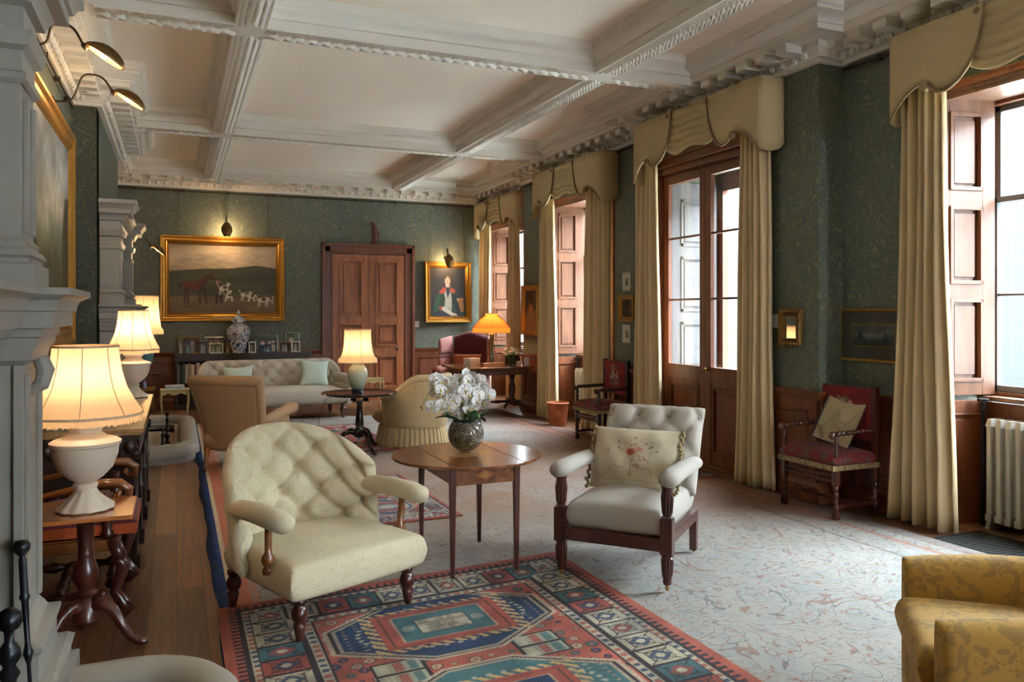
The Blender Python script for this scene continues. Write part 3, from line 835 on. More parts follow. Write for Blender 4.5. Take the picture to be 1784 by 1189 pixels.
# ---- radiators
def radiator(label, x, y0, y1, h=.78):
    r = empty('radiator', label, 'radiator', (x, (y0+y1)/2, 0)); L = y1-y0; n = int(L/.074)
    b = B()
    for i in range(n):
        y = -L/2+(i+.5)*.074
        for dx in (-.065, 0, .065):
            b.tube([(dx, y, .10), (dx, y, h-.06)], .021, 8)
        b.box((0, y, h-.04), (.17, .045, .055), top=(.8, .7)); b.box((0, y, .09), (.17, .045, .05))
    for z in (.10, h-.05): b.tube([(0, -L/2, z), (0, L/2, z)], .022, 8)
    b.build('columns', M['radiator'], r, smooth=False, fix=False, auto=40)
    for y in (-L/2+.03, L/2-.03):
        b = B(); b.box((0, y, .04), (.15, .03, .08), top=(.5, 1)); b.build('foot', M['radiator'], r, bevel=.004)
    b = B(); y = L/2+.05
    b.lathe([(.014, 0), (.014, h+.02), (.022, h+.03), (.022, h+.07), (.012, h+.075), (.012, h+.10), (.04, h+.105), (.042, h+.125), (.02, h+.13)], c=(0, y, 0), n=10)
    b.build('valve', M['iron'], r, smooth=False, fix=False, auto=40)
    return r
radiator('cream column radiator under the nearest window, behind the yellow chair', 5.60, 2.68, 4.10, .83)
radiator('cream column radiator behind the terracotta bin, under the middle window', 5.64, 9.28, 10.76)

# ---- chimneypieces
def chimneypiece(label, y0, y1, top, plinth=True):
    r = empty('chimneypiece', label, 'fireplace', (-.75, (y0+y1)/2, 0)); ox, oy = -.75, (y0+y1)/2
    xj, xc = -.54, -.64; jw = .38
    def pth(e=0): return [(-.745-ox, y0-oy+e), (xj-ox, y0-oy+e), (xj-ox, y0+jw-oy), (xc-ox, y0+jw-oy), (xc-ox, y1-jw-oy), (xj-ox, y1-jw-oy), (xj-ox, y1-oy-e), (-.745-ox, y1-oy-e)]
    for (a, c) in ((y0, y0+jw), (y1-jw, y1)):
        b = B(); b.bx(-.745-ox, xj-ox, a-oy, c-oy, 0, 1.45)
        sweep(b, [(-.745-ox, a-oy), (xj-ox, a-oy), (xj-ox, c-oy), (-.745-ox, c-oy)], [(.14, 0), (.14, .09), (.11, .10), (.11, .15), (.125, .17), (.10, .19), (.06, .20), (.06, .30), (.075, .315), (.075, .335), (.03, .35), (.02, .37), (0, .40)])
        # raised strips framing the pilaster faces
        for yy in (a-.012, c+.012):
            b.bx(xj-.17-ox, xj-.15-ox, yy-.012-oy, yy+.012-oy, .4, 1.4); b.bx(xj-.03-ox, xj+.004-ox, yy-.012-oy, yy+.012-oy, .4, 1.4)
        b.bx(xj-ox, xj+.018-ox, a+.03-oy, a+.06-oy, .42, 1.36); b.bx(xj-ox, xj+.018-ox, c-.06-oy, c-.03-oy, .42, 1.36)
        # scroll bracket
        b.tube([(xj-.01-ox, (a+c)/2-oy, 1.28), (xj+.035-ox, (a+c)/2-oy, 1.31), (xj+.05-ox, (a+c)/2-oy, 1.37), (xj+.03-ox, (a+c)/2-oy, 1.42)], [.02, .03, .035, .03], 8)
        b.build('jamb', M['stone'], r, bevel=.003, fix=False)
    b = B(); b.bx(-.745-ox, xc-ox, y0+jw-oy, y1-jw-oy, 1.12, 1.5); b.bx(xc-ox, xc+.02-ox, y0+jw+.2-oy, y1-jw-.2-oy, 1.18, 1.36)
    b.build('lintel', M['stone'], r, bevel=.003, fix=False)
    b = B(); sweep(b, pth(), [(0, 1.40), (.03, 1.42), (.035, 1.45), (.055, 1.48), (.055, 1.505), (.07, 1.51), (.07, 1.54), (.115, 1.545), (.115, 1.605), (.13, 1.61), (.13, 1.625), (.14, 1.65), (.165, 1.665), (.18, 1.67), (.18, 1.695), (-.1, 1.697)])
    b.bx(-.745-ox, xc-ox, y0+.1-oy, y1-.1-oy, 1.42, 1.69); b.bx(-.745-ox, xj-.05-ox, y0+.01-oy, y0+jw-oy, 1.42, 1.69); b.bx(-.745-ox, xj-.05-ox, y1-jw-oy, y1-.01-oy, 1.42, 1.69)
    b.build('mantelshelf', M['stone'], r, fix=False, auto=35)
    k = top/3.02
    for (a, c) in ((y0, y0+.30), (y1-.30, y1)):
        b = B(); b.bx(-.745-ox, xj-.02-ox, a-oy, c-oy, 1.697, top-.03)
        sweep(b, [(-.745-ox, a-oy), (xj-.02-ox, a-oy), (xj-.02-ox, c-oy), (-.745-ox, c-oy)], [(.05, 1.697), (.05, 1.79), (.03, 1.80), (.03, 1.815), (.045, 1.825), (.03, 1.85), (.015, 1.86), (.02, 1.88), (0, 1.90)])
        b.bx(xj-.02-ox, xj-ox, a+.05-oy, a+.08-oy, 1.92, 2.45*k); b.bx(xj-.02-ox, xj-ox, c-.08-oy, c-.05-oy, 1.92, 2.45*k)
        b.build('overmantel_pilaster', M['stone'], r, bevel=.003, fix=False)
    b = B(); b.bx(-.745-ox, -.68-ox, y0+.3-oy, y1-.3-oy, 1.697, top-.03)
    sweep(b, [(-.68-ox, y0+.45-oy), (-.68-ox, y1-.45-oy)], [(0, 1.8), (.02, 1.8), (.02, 1.84), (0, 1.84)]); sweep(b, [(-.68-ox, y0+.45-oy), (-.68-ox, y1-.45-oy)], [(0, 2.4*k), (.02, 2.4*k), (.02, 2.44*k), (0, 2.44*k)])
    b.build('overmantel_panel', M['stone'], r, fix=False)
    b = B(); t0 = top-3.02
    sweep(b, [(-.745-ox, y0-oy), (xj-.02-ox, y0-oy), (xj-.02-ox, y0+.30-oy), (-.66-ox, y0+.30-oy), (-.66-ox, y1-.30-oy), (xj-.02-ox, y1-.30-oy), (xj-.02-ox, y1-oy), (-.745-ox, y1-oy)],
          [(q, z+t0) for q, z in [(.004, 2.50), (.02, 2.515), (.02, 2.54), (.004, 2.55), (.004, 2.63), (.03, 2.645), (.035, 2.67), (.045, 2.70), (.01, 2.705), (.01, 2.80), (.04, 2.81), (.05, 2.84), (.07, 2.87), (.12, 2.875), (.12, 2.925), (.135, 2.93), (.15, 2.96), (.175, 2.975), (.175, 3.015), (-.03, 3.02)]])
    b.build('overmantel_cornice', M['stone'], r, fix=False, auto=35)
    b = B(); b.bx(-.744-ox, -.735-ox, y0+jw-oy, y1-jw-oy, .02, 1.12); b.build('fire_opening', M['soot'], r, fix=False)
    b = B(); b.bx(-.745-ox, -.15-ox, y0+.40-oy, y1-.58-oy, 0.001, .03); b.build('hearth', M['fender'], r, bevel=.004)
    return r
chimneypiece('tall carved pale stone chimneypiece rising out of frame at the left edge', 1.0, 3.92, 3.02)
chimneypiece('carved stone chimneypiece further down the room behind the lamps, warmly lit', 9.45, 12.15, 2.80)
def fender(label, y0, y1, x1, x0=-.37):
    path = [(x0, y0)]; rr = .32
    for (cx, cy, a0) in ((x1-rr, y0+rr, -PI/2), (x1-rr, y1-rr, 0)):
        for k in range(9):
            a = a0+PI/2*k/8; path.append((cx+rr*math.cos(a), cy+rr*math.sin(a)))
    path.append((x0, y1)); b = B()
    sweep(b, path, [(-.16, 0.032), (-.16, .09), (-.12, .10), (-.11, .15), (-.07, .19), (0, .205), (.05, .195), (.085, .165), (.10, .12), (.10, .075), (.06, .065), (.06, .0), (-.16, 0)][::-1])
    return tag(b.build('fender', M['fender'], auto=50), label, 'fender')
fender('rounded stone fender curb around the far hearth, beside the carved side table', 9.2, 11.95, .14)
fender('rounded stone fender curb in the bottom left foreground', 1.15, 3.55, .14)
def firedog(label, x, y, h, mat='iron', z=.031):
    b = B(); s = h
    pr_ = [(.09, 0), (.09, .02), (.05, .05), (.03, .10), (.045, .14), (.07, .20), (.075, .26), (.04, .30), (.03, .34), (.06, .37), (.06, .39), (.035, .42), (.03, .55), (.045, .58), (.025, .62), (.05, .66), (.045, .70), (.02, .74), (.022, .79)]
    b.lathe([(r_*s*1.05, q*s) for r_, q in pr_], n=16); b.ball((0, 0, .84*s), .058*s, 14)
    r = B().add(b.V, b.F, Matrix.Translation((x, y, z))).build('firedog', M[mat], smooth=True, fix=False)
    tag(r, label, 'firedog')
firedog('tall black turned firedog at the bottom left corner', -.50, 3.02, .68)
firedog('short black ball-topped firedog inside the near fender', -.10, 3.10, .28)
firedog('black stacked-ball firedog behind the carved side table, the shorter one', -.14, 9.55, .34)
firedog('black stacked-ball firedog in the far fender, the taller one', -.10, 10.45, .42)
b = B(); b.lat((-.47, 3.30, .205), (-.535, 3.46, .92), [(.008, 0), (.007, .4), (.012, .42), (.018, .45), (.012, .48), (.009, .5), (.012, .7), (.02, .72), (.014, .74), (.014, .9), (.01, .92), (.03, .95), (.032, .975), (.02, 1)], 10)
b.V = [(x, y, z-.17) for x, y, z in b.V]
tag(b.build('poker', M['iron'], smooth=True), 'slim steel poker leaning against the near chimneypiece', 'poker')

# ---- pictures
def rectframe(b, w, h, prof, M_=None):
    M_ = M_ or Matrix.Identity(4); V = []; n = len(prof)
    for (ins, d) in prof:
        for sx, sz in ((-1, -1), (1, -1), (1, 1), (-1, 1)): V.append((sx*(w/2-ins), -d, sz*(h/2-ins)))
    F = [(i*4+k, i*4+(k+1) % 4, (i+1)*4+(k+1) % 4, (i+1)*4+k) for i in range(n-1) for k in range(4)]
    return b.add(V, F, M_)
def picture(name, label, cat, loc, rz, w, h, fw, img, frame='gilt', depth=.06, mount=None, glass=False, wires=0, tilt=0, group=None, mslip=True):
    r = empty(name, label, cat, loc, rz, group); r.rotation_euler = (tilt, 0, rz)
    b = B(); d = depth
    rectframe(b, w, h, [(0, 0), (0, d*.7), (fw*.1, d), (fw*.25, d*.95), (fw*.4, d*.6), (fw*.6, d*.55), (fw*.75, d*.75), (fw*.88, d*.6), (fw, d*.3), (fw, 0)])
    b.build('frame', M[frame], r, fix=False)
    iw, ih = w-2*fw, h-2*fw
    if mslip:
        b = B(); rectframe(b, iw+.01, ih+.01, [(0, d*.25), (.008, d*.5), (min(.02, fw*.3), d*.3), (min(.02, fw*.3), d*.2)]); b.build('slip', M['gilt'], r, fix=False)
    yb = -d*.22
    if mount:
        b = B(); b.box((0, yb+.002, 0), (iw, .004, ih)); b.build('mount', mount[0], r, fix=False); mw = mount[1]
        b = B(); rectframe(b, iw-2*mw, ih-2*mw, [(0, d*.22), (0, d*.35), (.014, d*.35), (.014, d*.22)]); b.build('mount_edge', M['gilt'], r, fix=False)
        iw2, ih2 = iw-2*mw-.02, ih-2*mw-.02; yb -= .003
    else: iw2, ih2 = iw, ih
    img.surf('painting' if not glass else 'print', lambda u, v: (-iw2/2+iw2*u, yb-.002, -ih2/2+ih2*v), M['paint'], r, blur=1)
    if glass: B().box((0, -d*.5, 0), (iw, .002, ih)).build('glazing', M['glass'], r, fix=False)
    if wires:
        b = B()
        for s in (-1, 1): b.tube([(s*w*.36, -.006, h/2-.02), (s*w*.36, -.006, wires)], .0035, 5)
        b.build('hanging_wire', M['bronze'], r, fix=False)
    return r
# hunting scene
im = Img(300, 210).vgrad([(0, (84, 66, 44)), (.12, (112, 92, 62)), (.26, (92, 80, 54)), (.36, (58, 56, 38)), (.56, (62, 62, 44)), (.6, (96, 92, 74)), (.62, (178, 158, 128)), (.8, (196, 176, 148)), (1, (150, 132, 108))])
im.poly([(0, .36), (0, .585), (.15, .62), (.32, .64), (.55, .65), (.8, .70), (1, .66), (1, .3), (0, .25)], (66, 66, 44))
im.poly([(.4, .5), (.7, .56), (1, .55), (1, .42), (.5, .44)], (52, 54, 36), .7).poly([(0, .0), (.0, .22), (.3, .27), (.6, .2), (1, .22), (1, 0)], (116, 94, 64), .6)
im.a[..., :] *= (1+.14*(im.vn(5, 9, 3)-.5)*2)[..., None]; im.mott(.07, 22, 30, 4)
hb = (98, 44, 24); A_ = 1.4
im.ell(.235, .40, .082, .055, hb).ell(.17, .41, .045, .055, hb).ell(.29, .42, .045, .05, (84, 38, 22)).poly([(.27, .42), (.32, .40), (.395, .53), (.36, .55), (.31, .50)], (74, 36, 22))
im.poly([(.35, .56), (.385, .56), (.42, .50), (.41, .475), (.375, .50)], (60, 30, 20)).line([(.14, .44), (.11, .42), (.095, .36)], .008, (40, 24, 16))
for x0, x1, x2 in ((.16, .145, .15), (.18, .17, .18), (.29, .28, .285), (.31, .33, .345)): im.line([(x0, .38), (x1, .27), (x2, .16)], .012, (62, 32, 20), asp=A_)
im.poly([(.30, .46), (.32, .50), (.355, .55), (.34, .56)], (30, 20, 14))
im.ell(.445, .46, .018, .03, (150, 110, 84)).poly([(.425, .44), (.47, .44), (.49, .34), (.47, .26), (.43, .27)], (74, 58, 38)).line([(.44, .28), (.43, .16)], .014, (40, 34, 26), asp=A_).line([(.465, .28), (.48, .17)], .014, (40, 34, 26), asp=A_).poly([(.425, .48), (.46, .50), (.465, .475)], (44, 32, 22))
for (cx, cy, s, dr) in ((.50, .37, 1.1, .7), (.545, .26, .9, 1.2), (.70, .28, 1, .1), (.755, .25, .8, -.2), (.86, .20, 1.1, 0), (.93, .21, .7, .3)):
    im.ell(cx, cy, .045*s, .03*s, (206, 196, 176), 1, dr).ell(cx+.012, cy+.008, .02*s, .02*s, (50, 38, 28), .9).ell(cx+.05*s*math.cos(dr), cy+.05*s*math.sin(dr)+.02, .018*s, .022*s, (190, 176, 150))
    for q in (-.03, -.02, .025, .035): im.line([(cx+q*s, cy-.01), (cx+q*1.25*s, cy-.085*s)], .006, (196, 186, 164), asp=A_)
    im.line([(cx-.04*s, cy+.01), (cx-.06*s, cy+.07*s)], .005, (200, 190, 168), asp=A_)
p_ = picture('hunting_painting', 'wide gilt-framed painting of a groom with horse and hounds on the far wall', 'painting', (.755, 14.59, 2.19), 0, 2.02, 1.46, .13, im, 'gilt', .10, wires=1.46)
B().box((0, -.108, -.665), (.36, .008, .05)).build('name_plate', M['brass'], p_, bevel=.002)
# portrait by the far door
im = Img(150, 190, (40, 36, 33)).mott(.2, 4, 5, 2); im.ell(.35, .7, .5, .4, (56, 52, 46), .5)
im.poly([(.10, 0), (.10, .25), (.16, .42), (.30, .54), (.44, .60), (.60, .59), (.74, .50), (.86, .42), (.94, .28), (.94, 0)], (34, 58, 38))
im.poly([(.10, .05), (.14, .36), (.24, .48), (.30, .40), (.24, .2), (.26, .05)], (44, 76, 48)).poly([(.62, .5), (.86, .4), (.9, .2), (.7, .15), (.62, .3)], (26, 40, 32))
im.poly([(.38, .57), (.42, .38), (.40, .2), (.50, .12), (.60, .16), (.60, .36), (.56, .57)], (168, 160, 142)).poly([(.40, .2), (.60, .18), (.58, .05), (.44, .05)], (150, 140, 120))
im.poly([(.36, .60), (.24, .49), (.33, .46), (.42, .50), (.45, .59)], (172, 66, 44)).poly([(.56, .60), (.70, .55), (.68, .47), (.58, .50), (.54, .58)], (172, 66, 44))
im.poly([(.44, .62), (.56, .62), (.55, .50), (.49, .38), (.45, .5)], (44, 42, 44)).poly([(.43, .635), (.56, .635), (.56, .60), (.44, .60)], (206, 198, 184))
im.poly([(.12, .10), (.2, .14), (.5, .10), (.78, .12), (.9, .04), (.88, 0), (.12, 0)], (40, 40, 50)).poly([(.30, .20), (.40, .22), (.62, .10), (.70, .04), (.6, .03), (.34, .14)], (190, 178, 156)).poly([(.24, .20), (.32, .23), (.34, .15), (.28, .14)], (160, 58, 44)).ell(.70, .06, .05, .022, (196, 150, 122), 1, -.4)
im.ell(.84, .34, .09, .05, (160, 112, 68), 1, .3).poly([(.78, .34), (.92, .36), (.93, .12), (.86, .10), (.80, .2)], (150, 104, 64)).ell(.765, .36, .035, .025, (186, 150, 110)).poly([(.74, .2), (.80, .25), (.80, .05), (.74, .06)], (30, 26, 26))
im.ell(.505, .735, .098, .105, (74, 52, 38)).ell(.56, .66, .06, .055, (66, 46, 34)).poly([(.44, .66), (.54, .66), (.55, .61), (.45, .61)], (186, 140, 114))
im.ell(.488, .718, .070, .088, (210, 166, 140)).ell(.455, .70, .022, .022, (206, 132, 112), .5).ell(.53, .70, .022, .03, (184, 136, 112), .6).poly([(.43, .79), (.56, .79), (.56, .765), (.50, .785), (.44, .765)], (80, 58, 42))
for ex in (.462, .512): im.ell(ex, .735, .013, .006, (58, 42, 34)).line([(ex-.015, .749), (ex+.015, .751)], .003, (86, 60, 46))
im.line([(.487, .735), (.480, .708), (.49, .703)], .0035, (166, 116, 92)).line([(.470, .680), (.503, .681)], .0045, (160, 74, 64))
p_ = picture('portrait', 'gilt-framed portrait of a seated man in a green coat with red lapels', 'painting', (4.80, 14.56, 2.0), 0, .93, 1.16, .10, im, 'gilt', .08, wires=1.65, tilt=-.03)
# dim portrait between the windows
im = Img(90, 130, (58, 44, 28)).mott(.4, 5, 6, 5); im.ell(.5, .2, .45, .4, (120, 86, 44)).ell(.48, .66, .15, .16, (150, 104, 70)).ell(.52, .74, .17, .12, (48, 34, 24)).poly([(.25, .4), (.45, .5), (.6, .5), (.8, .38), (.9, 0), (.1, 0)], (126, 96, 54)).poly([(.4, .52), (.55, .52), (.52, .3)], (150, 120, 84))
im.ell(.44, .68, .015, .01, (50, 34, 24)).ell(.53, .68, .015, .01, (50, 34, 24))
picture('portrait', 'small dark portrait hung on the pier above the writing table', 'painting', (XB-.01, 11.66, 1.65), -PI/2, .62, .80, .07, im, 'gilt', .06)
# big landscape on the left recess
im = Img(160, 120).vgrad([(0, (70, 62, 40)), (.3, (96, 92, 62)), (.45, (128, 132, 110)), (.6, (176, 172, 152)), (.8, (150, 156, 158)), (1, (120, 128, 136))]).mott(.25, 8, 6, 8).mott(.12, 24, 18, 9)
im.poly([(.0, .3), (.1, .5), (.25, .46), (.4, .3)], (66, 72, 46)).poly([(.8, .0), (.84, .5), (.9, .7), (1, .72), (1, 0)], (70, 66, 44))
picture('landscape_painting', 'huge gilt-framed landscape in the left recess seen nearly edge-on', 'painting', (-.985, 7.45, 2.33), PI/2, 3.10, 2.06, .17, im, 'gilt', .065, tilt=.0)
# etching beside the nearest curtain
im = Img(120, 80, (120, 116, 104)).mott(.2, 8, 6, 11); im.poly([(0, 0), (0, .35), (.3, .45), (.6, .3), (1, .5), (1, 0)], (88, 88, 78)).poly([(.12, .3), (.2, .75), (.28, .3)], (50, 54, 46)).poly([(.7, .2), (.78, .62), (.88, .2)], (54, 56, 48)).poly([(.3, .35), (.45, .62), (.6, .4)], (150, 150, 144))
M['mountgrey'] = plain('mount_board', (112, 100, 92), .8, var=.04)
picture('framed_etching', 'gold-framed glazed etching on the wall above the nearer red chair', 'picture', (XB-.005, 4.86, 1.42), -PI/2, .70, .44, .022, im, 'gilt', .03, mount=(M['mountgrey'], .10), glass=True)
# gilt mirror
r = empty('wall_mirror', 'small mirror in a carved dark gilt frame on the pier', 'mirror', (XA-.005, 5.50, 1.475), -PI/2)
b = B(); rectframe(b, .27, .32, [(0, 0), (0, .03), (.01, .045), (.03, .04), (.045, .02), (.055, .035), (.065, .02), (.065, 0)])
rr = random.Random(4)
for k in range(90):
    s = rr.random()*4; e = int(s); f = s-e; o = rr.uniform(-.005, .03)
    x, z = [(-.135+.27*f, -.16+o), (.135-o, -.16+.32*f), (.135-.27*f, .16-o), (-.135+o, .16-.32*f)][e]
    b.ball((x, -.04, z), rr.uniform(.006, .011), 6)
b.build('frame', M['giltdark'], r, fix=False)
mm, t_, p_ = newmat('mirror_silver'); p_.inputs['Metallic'].default_value = 1; p_.inputs['Roughness'].default_value = .04; p_.inputs['Base Color'].default_value = (.75, .75, .72, 1)
B().box((0, -.012, 0), (.15, .004, .20)).build('mirror_plate', mm, r, fix=False)
# three small frames on the middle pier
def pr_img(seed, tone=(206, 198, 176)):
    im = Img(40, 50, tone); im.rect(.3, .78, .25, .72, (150, 142, 122)).mott(.1, 6, 6, seed); im.rect(.42, .5, .3, .6, (60, 50, 40)).rect(.5, .7, .34, .4, (70, 60, 46)); return im
picture('small_print', 'small cream print hanging above the gilt-framed sketch, topmost of the column', 'picture', (XB-.004, 8.74, 2.0), -PI/2, .19, .23, .008, pr_img(1), 'paperwhite', .012, mslip=False)
picture('small_painting', 'small gilt-framed brown painting between the two cream prints', 'picture', (XB-.004, 8.72, 1.665), -PI/2, .36, .34, .05, Img(40, 40, (70, 50, 36)).mott(.5, 4, 5, 6), 'gilt', .04)
picture('small_print', 'small cream print hanging lowest of the column beside the door curtain', 'picture', (XB-.004, 8.74, 1.34), -PI/2, .19, .23, .008, pr_img(2), 'paperwhite', .012, mslip=False)
# light switches
for (lab, loc, rz) in (('white light switch on the wall right of the far double door', (4.20, YF-.005, 1.39), 0), ('white light switch beside the small gilt mirror', (XA-.005, 5.72, 1.53), -PI/2)):
    r = empty('light_switch', lab, 'light switch', loc, rz); B().box((0, -.004, 0), (.085, .008, .12)).build('plate', M['white'], r, bevel=.002); B().box((0, -.010, 0), (.012, .008, .02)).build('rocker', M['white'], r)
# ---- picture lights: swan neck arm with a ribbed shell shade
def picture_light(label, loc, rz, reach=.52, rise=.14, w=9, size=1.0, drop=.7):
    r = empty('picture_light', label, 'picture light', loc, rz); s = size
    b = B(); pts = [(0, 0, 0), (0, -.06, -.01), (0, -.16, .03), (0, -.26*reach/.52, rise), (0, -.36*reach/.52, rise+.03), (0, -.45*reach/.52, rise), (0, -reach, rise-.09)]
    q = []
    for i in range(len(pts)-1):
        for k in range(5):
            t = k/5; p0 = Vector(pts[max(i-1, 0)]); p1 = Vector(pts[i]); p2 = Vector(pts[i+1]); p3 = Vector(pts[min(i+2, len(pts)-1)])
            q.append(.5*((2*p1)+(p2-p0)*t+(2*p0-5*p1+4*p2-p3)*t*t+(3*p1-p0-3*p2+p3)*t**3))
    q.append(Vector(pts[-1])); b.tube(q, .0085*s, 8); b.lat((0, .01, 0), (0, -.02, 0), [(.03, 0), (.03, .6), (.015, 1)], 10)
    b.lat(pts[-1], (0, -reach-.03, rise-.13), [(.014, 0), (.02, .3), (.02, 1)], 10)
    b.build('arm', M['bronze'], r, smooth=True, fix=False)
    # shell: half-ovoid opening downward/backward
    base = Vector((0, -reach-.02, rise-.10)); ax = Vector((0, -math.cos(drop), -math.sin(drop))); up = Vector((0, -math.sin(drop), math.cos(drop))); L = .27*s
    b = B()
    def f(u, v):
        a = PI*(u); rib = 1+.06*abs(math.sin(a*7)); rad = .085*s*math.sin(PI*min(.97, (v*.86+.06)))**.7*rib
        return tuple(base+ax*(L*v)+Vector((1, 0, 0))*(math.cos(a)*rad)+up*(math.sin(a)*rad*.95))
    b.grid(f, 42, 12); b.build('shell_shade', M['shellbrass'], r, smooth=True, solid=.004, fix=False)
    c = base+ax*(L*.5)+up*.012
    b = B(); b.ball(tuple(c), .026*s, 10, (.8, 1.3, .8)); b.build('lit_bulb', M['bulbglow'], r, smooth=True, fix=False)
    bulb(tuple(c-up*.045), w, (1, .68, .36), .03, r)
    return r
picture_light('brass shell picture light over the hunting painting', (.79, YF-.01, 3.10), 0, reach=.20, rise=.14, w=7, drop=1.2)
picture_light('small brass shell picture light over the green-coated portrait', (4.76, YF-.01, 2.66), 0, reach=.18, rise=.15, w=6, drop=1.25)
picture_light('swan-neck brass shell light at upper left, the higher one nearer the camera', (-.985, 6.30, 3.44), PI/2, reach=.38, rise=.14, w=6, drop=.55)
picture_light('swan-neck brass shell light at upper left, the lower one', (-.985, 7.85, 3.44), PI/2, reach=.46, rise=.22, w=6, drop=.55)
picture_light('small brass light on the far chimneypiece, seen beside its cornice', (-.74, 12.28, 2.55), PI/2, reach=.40, rise=.10, w=5, size=.8, drop=.7)
# ---- carved bird above the door
b = B(); b.lathe([(.09, 0), (.095, .02), (.06, .04), (.03, .06), (.05, .09), (.055, .10)], n=14)
b.tube([(0, 0, .08), (.005, 0, .15), (.0, 0, .22), (-.01, 0, .30), (-.02, 0, .36), (-.045, 0, .385), (-.075, 0, .37)], [.02, .05, .06, .045, .03, .028, .004], 10)
b.tube([(.02, 0, .27), (.06, 0, .20), (.085, 0, .10)], [.02, .03, .006], 8)
o = B().add(b.V, b.F, Matrix.Translation((3.36, YF-.11, 2.871))).build('bird_figure', plain('carved_red_wood', (84, 34, 28), .5, var=.3), smooth=True, fix=False)
tag(o, 'dark red carved bird figure standing on top of the far door casing', 'figurine')

# ================================================================= RUGS
def carpet_mat():
    m, t, p = newmat('faded_carpet'); c = coords(t); s = N(t, 'ShaderNodeSeparateXYZ'); t.links.new(c, s.inputs[0]); X, Y = s.outputs[0], s.outputs[1]
    n1 = noise(t, c, 1.3, 4, 1); n2 = noise(t, coords(t, (2, 14, 1)), 6, 5, 1.5, .7); n3 = noise(t, coords(t, (1, 1.6, 1)), 16, 4, 1); n4 = noise(t, c, 3.2, 3, 2); n5 = noise(t, c, 60, 2)
    col = mixc(t, n1.outputs['Fac'], lin((164, 160, 155)), lin((144, 138, 129)))
    # worn-away ground towards the door side and far end, door side shaded darker too
    col = mixc(t, mathn(t, 'MULTIPLY', mathn(t, 'GREATER_THAN', n4.outputs['Fac'], .56), .35), col, lin((130, 140, 140)))
    rings = contour(t, c, 2.2, 9, .05, 1.5)
    col = mixc(t, mathn(t, 'MULTIPLY', rings, .5), col, lin((128, 76, 56)))
    r2 = contour(t, coords(t, (1.1, .9, 1)), 3.1, 7, .035, 1.2)
    col = mixc(t, mathn(t, 'MULTIPLY', r2, .5), col, lin((76, 80, 86)))
    st = mathn(t, 'GREATER_THAN', n2.outputs['Fac'], .61); m3 = mathn(t, 'GREATER_THAN', n1.outputs['Fac'], .46)
    col = mixc(t, mathn(t, 'MULTIPLY', mathn(t, 'MULTIPLY', st, m3), .6), col, lin((80, 58, 50)))
    st2 = mathn(t, 'GREATER_THAN', n3.outputs['Fac'], .66)
    col = mixc(t, mathn(t, 'MULTIPLY', st2, .6), col, lin((142, 66, 44)))
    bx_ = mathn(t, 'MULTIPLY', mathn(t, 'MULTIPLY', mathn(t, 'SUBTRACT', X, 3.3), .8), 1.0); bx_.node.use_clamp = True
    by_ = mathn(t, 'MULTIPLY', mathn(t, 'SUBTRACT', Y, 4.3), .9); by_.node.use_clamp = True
    wear_dim = mathn(t, 'MULTIPLY', mathn(t, 'MULTIPLY', bx_, by_), mathn(t, 'ADD', .35, n3.outputs['Fac']))
    wear_dim = mathn(t, 'MULTIPLY', wear_dim, 1.3); wear_dim.node.use_clamp = True
    col = mixc(t, mathn(t, 'MULTIPLY', wear_dim, .9), col, lin((92, 56, 37)))  # worn brown by the door, darkened further for the weaker light there
    wm_ = mathn(t, 'MULTIPLY', mathn(t, 'SUBTRACT', Y, 4.6), .55); wm_.node.use_clamp = True
    wn_ = mathn(t, 'MULTIPLY', mathn(t, 'SUBTRACT', 9.6, Y), .8); wn_.node.use_clamp = True
    col = mixc(t, mathn(t, 'MULTIPLY', mathn(t, 'MULTIPLY', wm_, wn_), mathn(t, 'MULTIPLY', n1.outputs['Fac'], 1.1)), col, lin((148, 108, 80)))
    n6 = noise(t, coords(t, (1.2, 9, 1), (0, 0, .5)), 9, 4, 1.0, .7)
    col = mixc(t, mathn(t, 'MULTIPLY', mathn(t, 'GREATER_THAN', n6.outputs['Fac'], .60), .4), col, lin((136, 82, 70)))
    # border stripes along the long sides
    for x0, x1, cc, al in ((-.02, .07, (26, 58, 112), 1.0), (.07, .10, (196, 172, 140), .9), (.10, .19, (182, 100, 70), .8), (.20, .23, (186, 120, 92), .6), (.42, .45, (150, 96, 78), .6), (4.15, 4.18, (96, 84, 84), .6), (4.42, 4.47, (150, 90, 70), .6), (4.58, 4.72, (110, 90, 84), .5)):
        k = mathn(t, 'MULTIPLY', mathn(t, 'GREATER_THAN', X, x0), mathn(t, 'LESS_THAN', X, x1))
        k = mathn(t, 'MULTIPLY', k, mathn(t, 'ADD', .45, mathn(t, 'MULTIPLY', n5.outputs['Fac'], 1)))
        col = mixc(t, mathn(t, 'MULTIPLY', k, al), col, lin(cc))
    t.links.new(col, p.inputs['Base Color']); p.inputs['Roughness'].default_value = .95; p.inputs['Specular IOR Level'].default_value = .15
    bumpn(t, p, mathn(t, 'ADD', n5.outputs['Fac'], noise(t, c, 300, 1).outputs['Fac']), .5, .004); return m
b = B()
def cf(u, v):
    y = 1.4+10.9*v; x = 4.72*u
    if u < .03: x += .010*math.sin(y*3.1)+.006*math.sin(y*7.3)
    return (x, y, .009+.003*math.sin(y*5+x*2))
b.grid(cf, 60, 160)
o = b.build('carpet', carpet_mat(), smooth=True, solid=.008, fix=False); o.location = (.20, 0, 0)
tag(o, 'vast faded cream carpet with a blue and orange edge stripe under the seating', 'carpet')
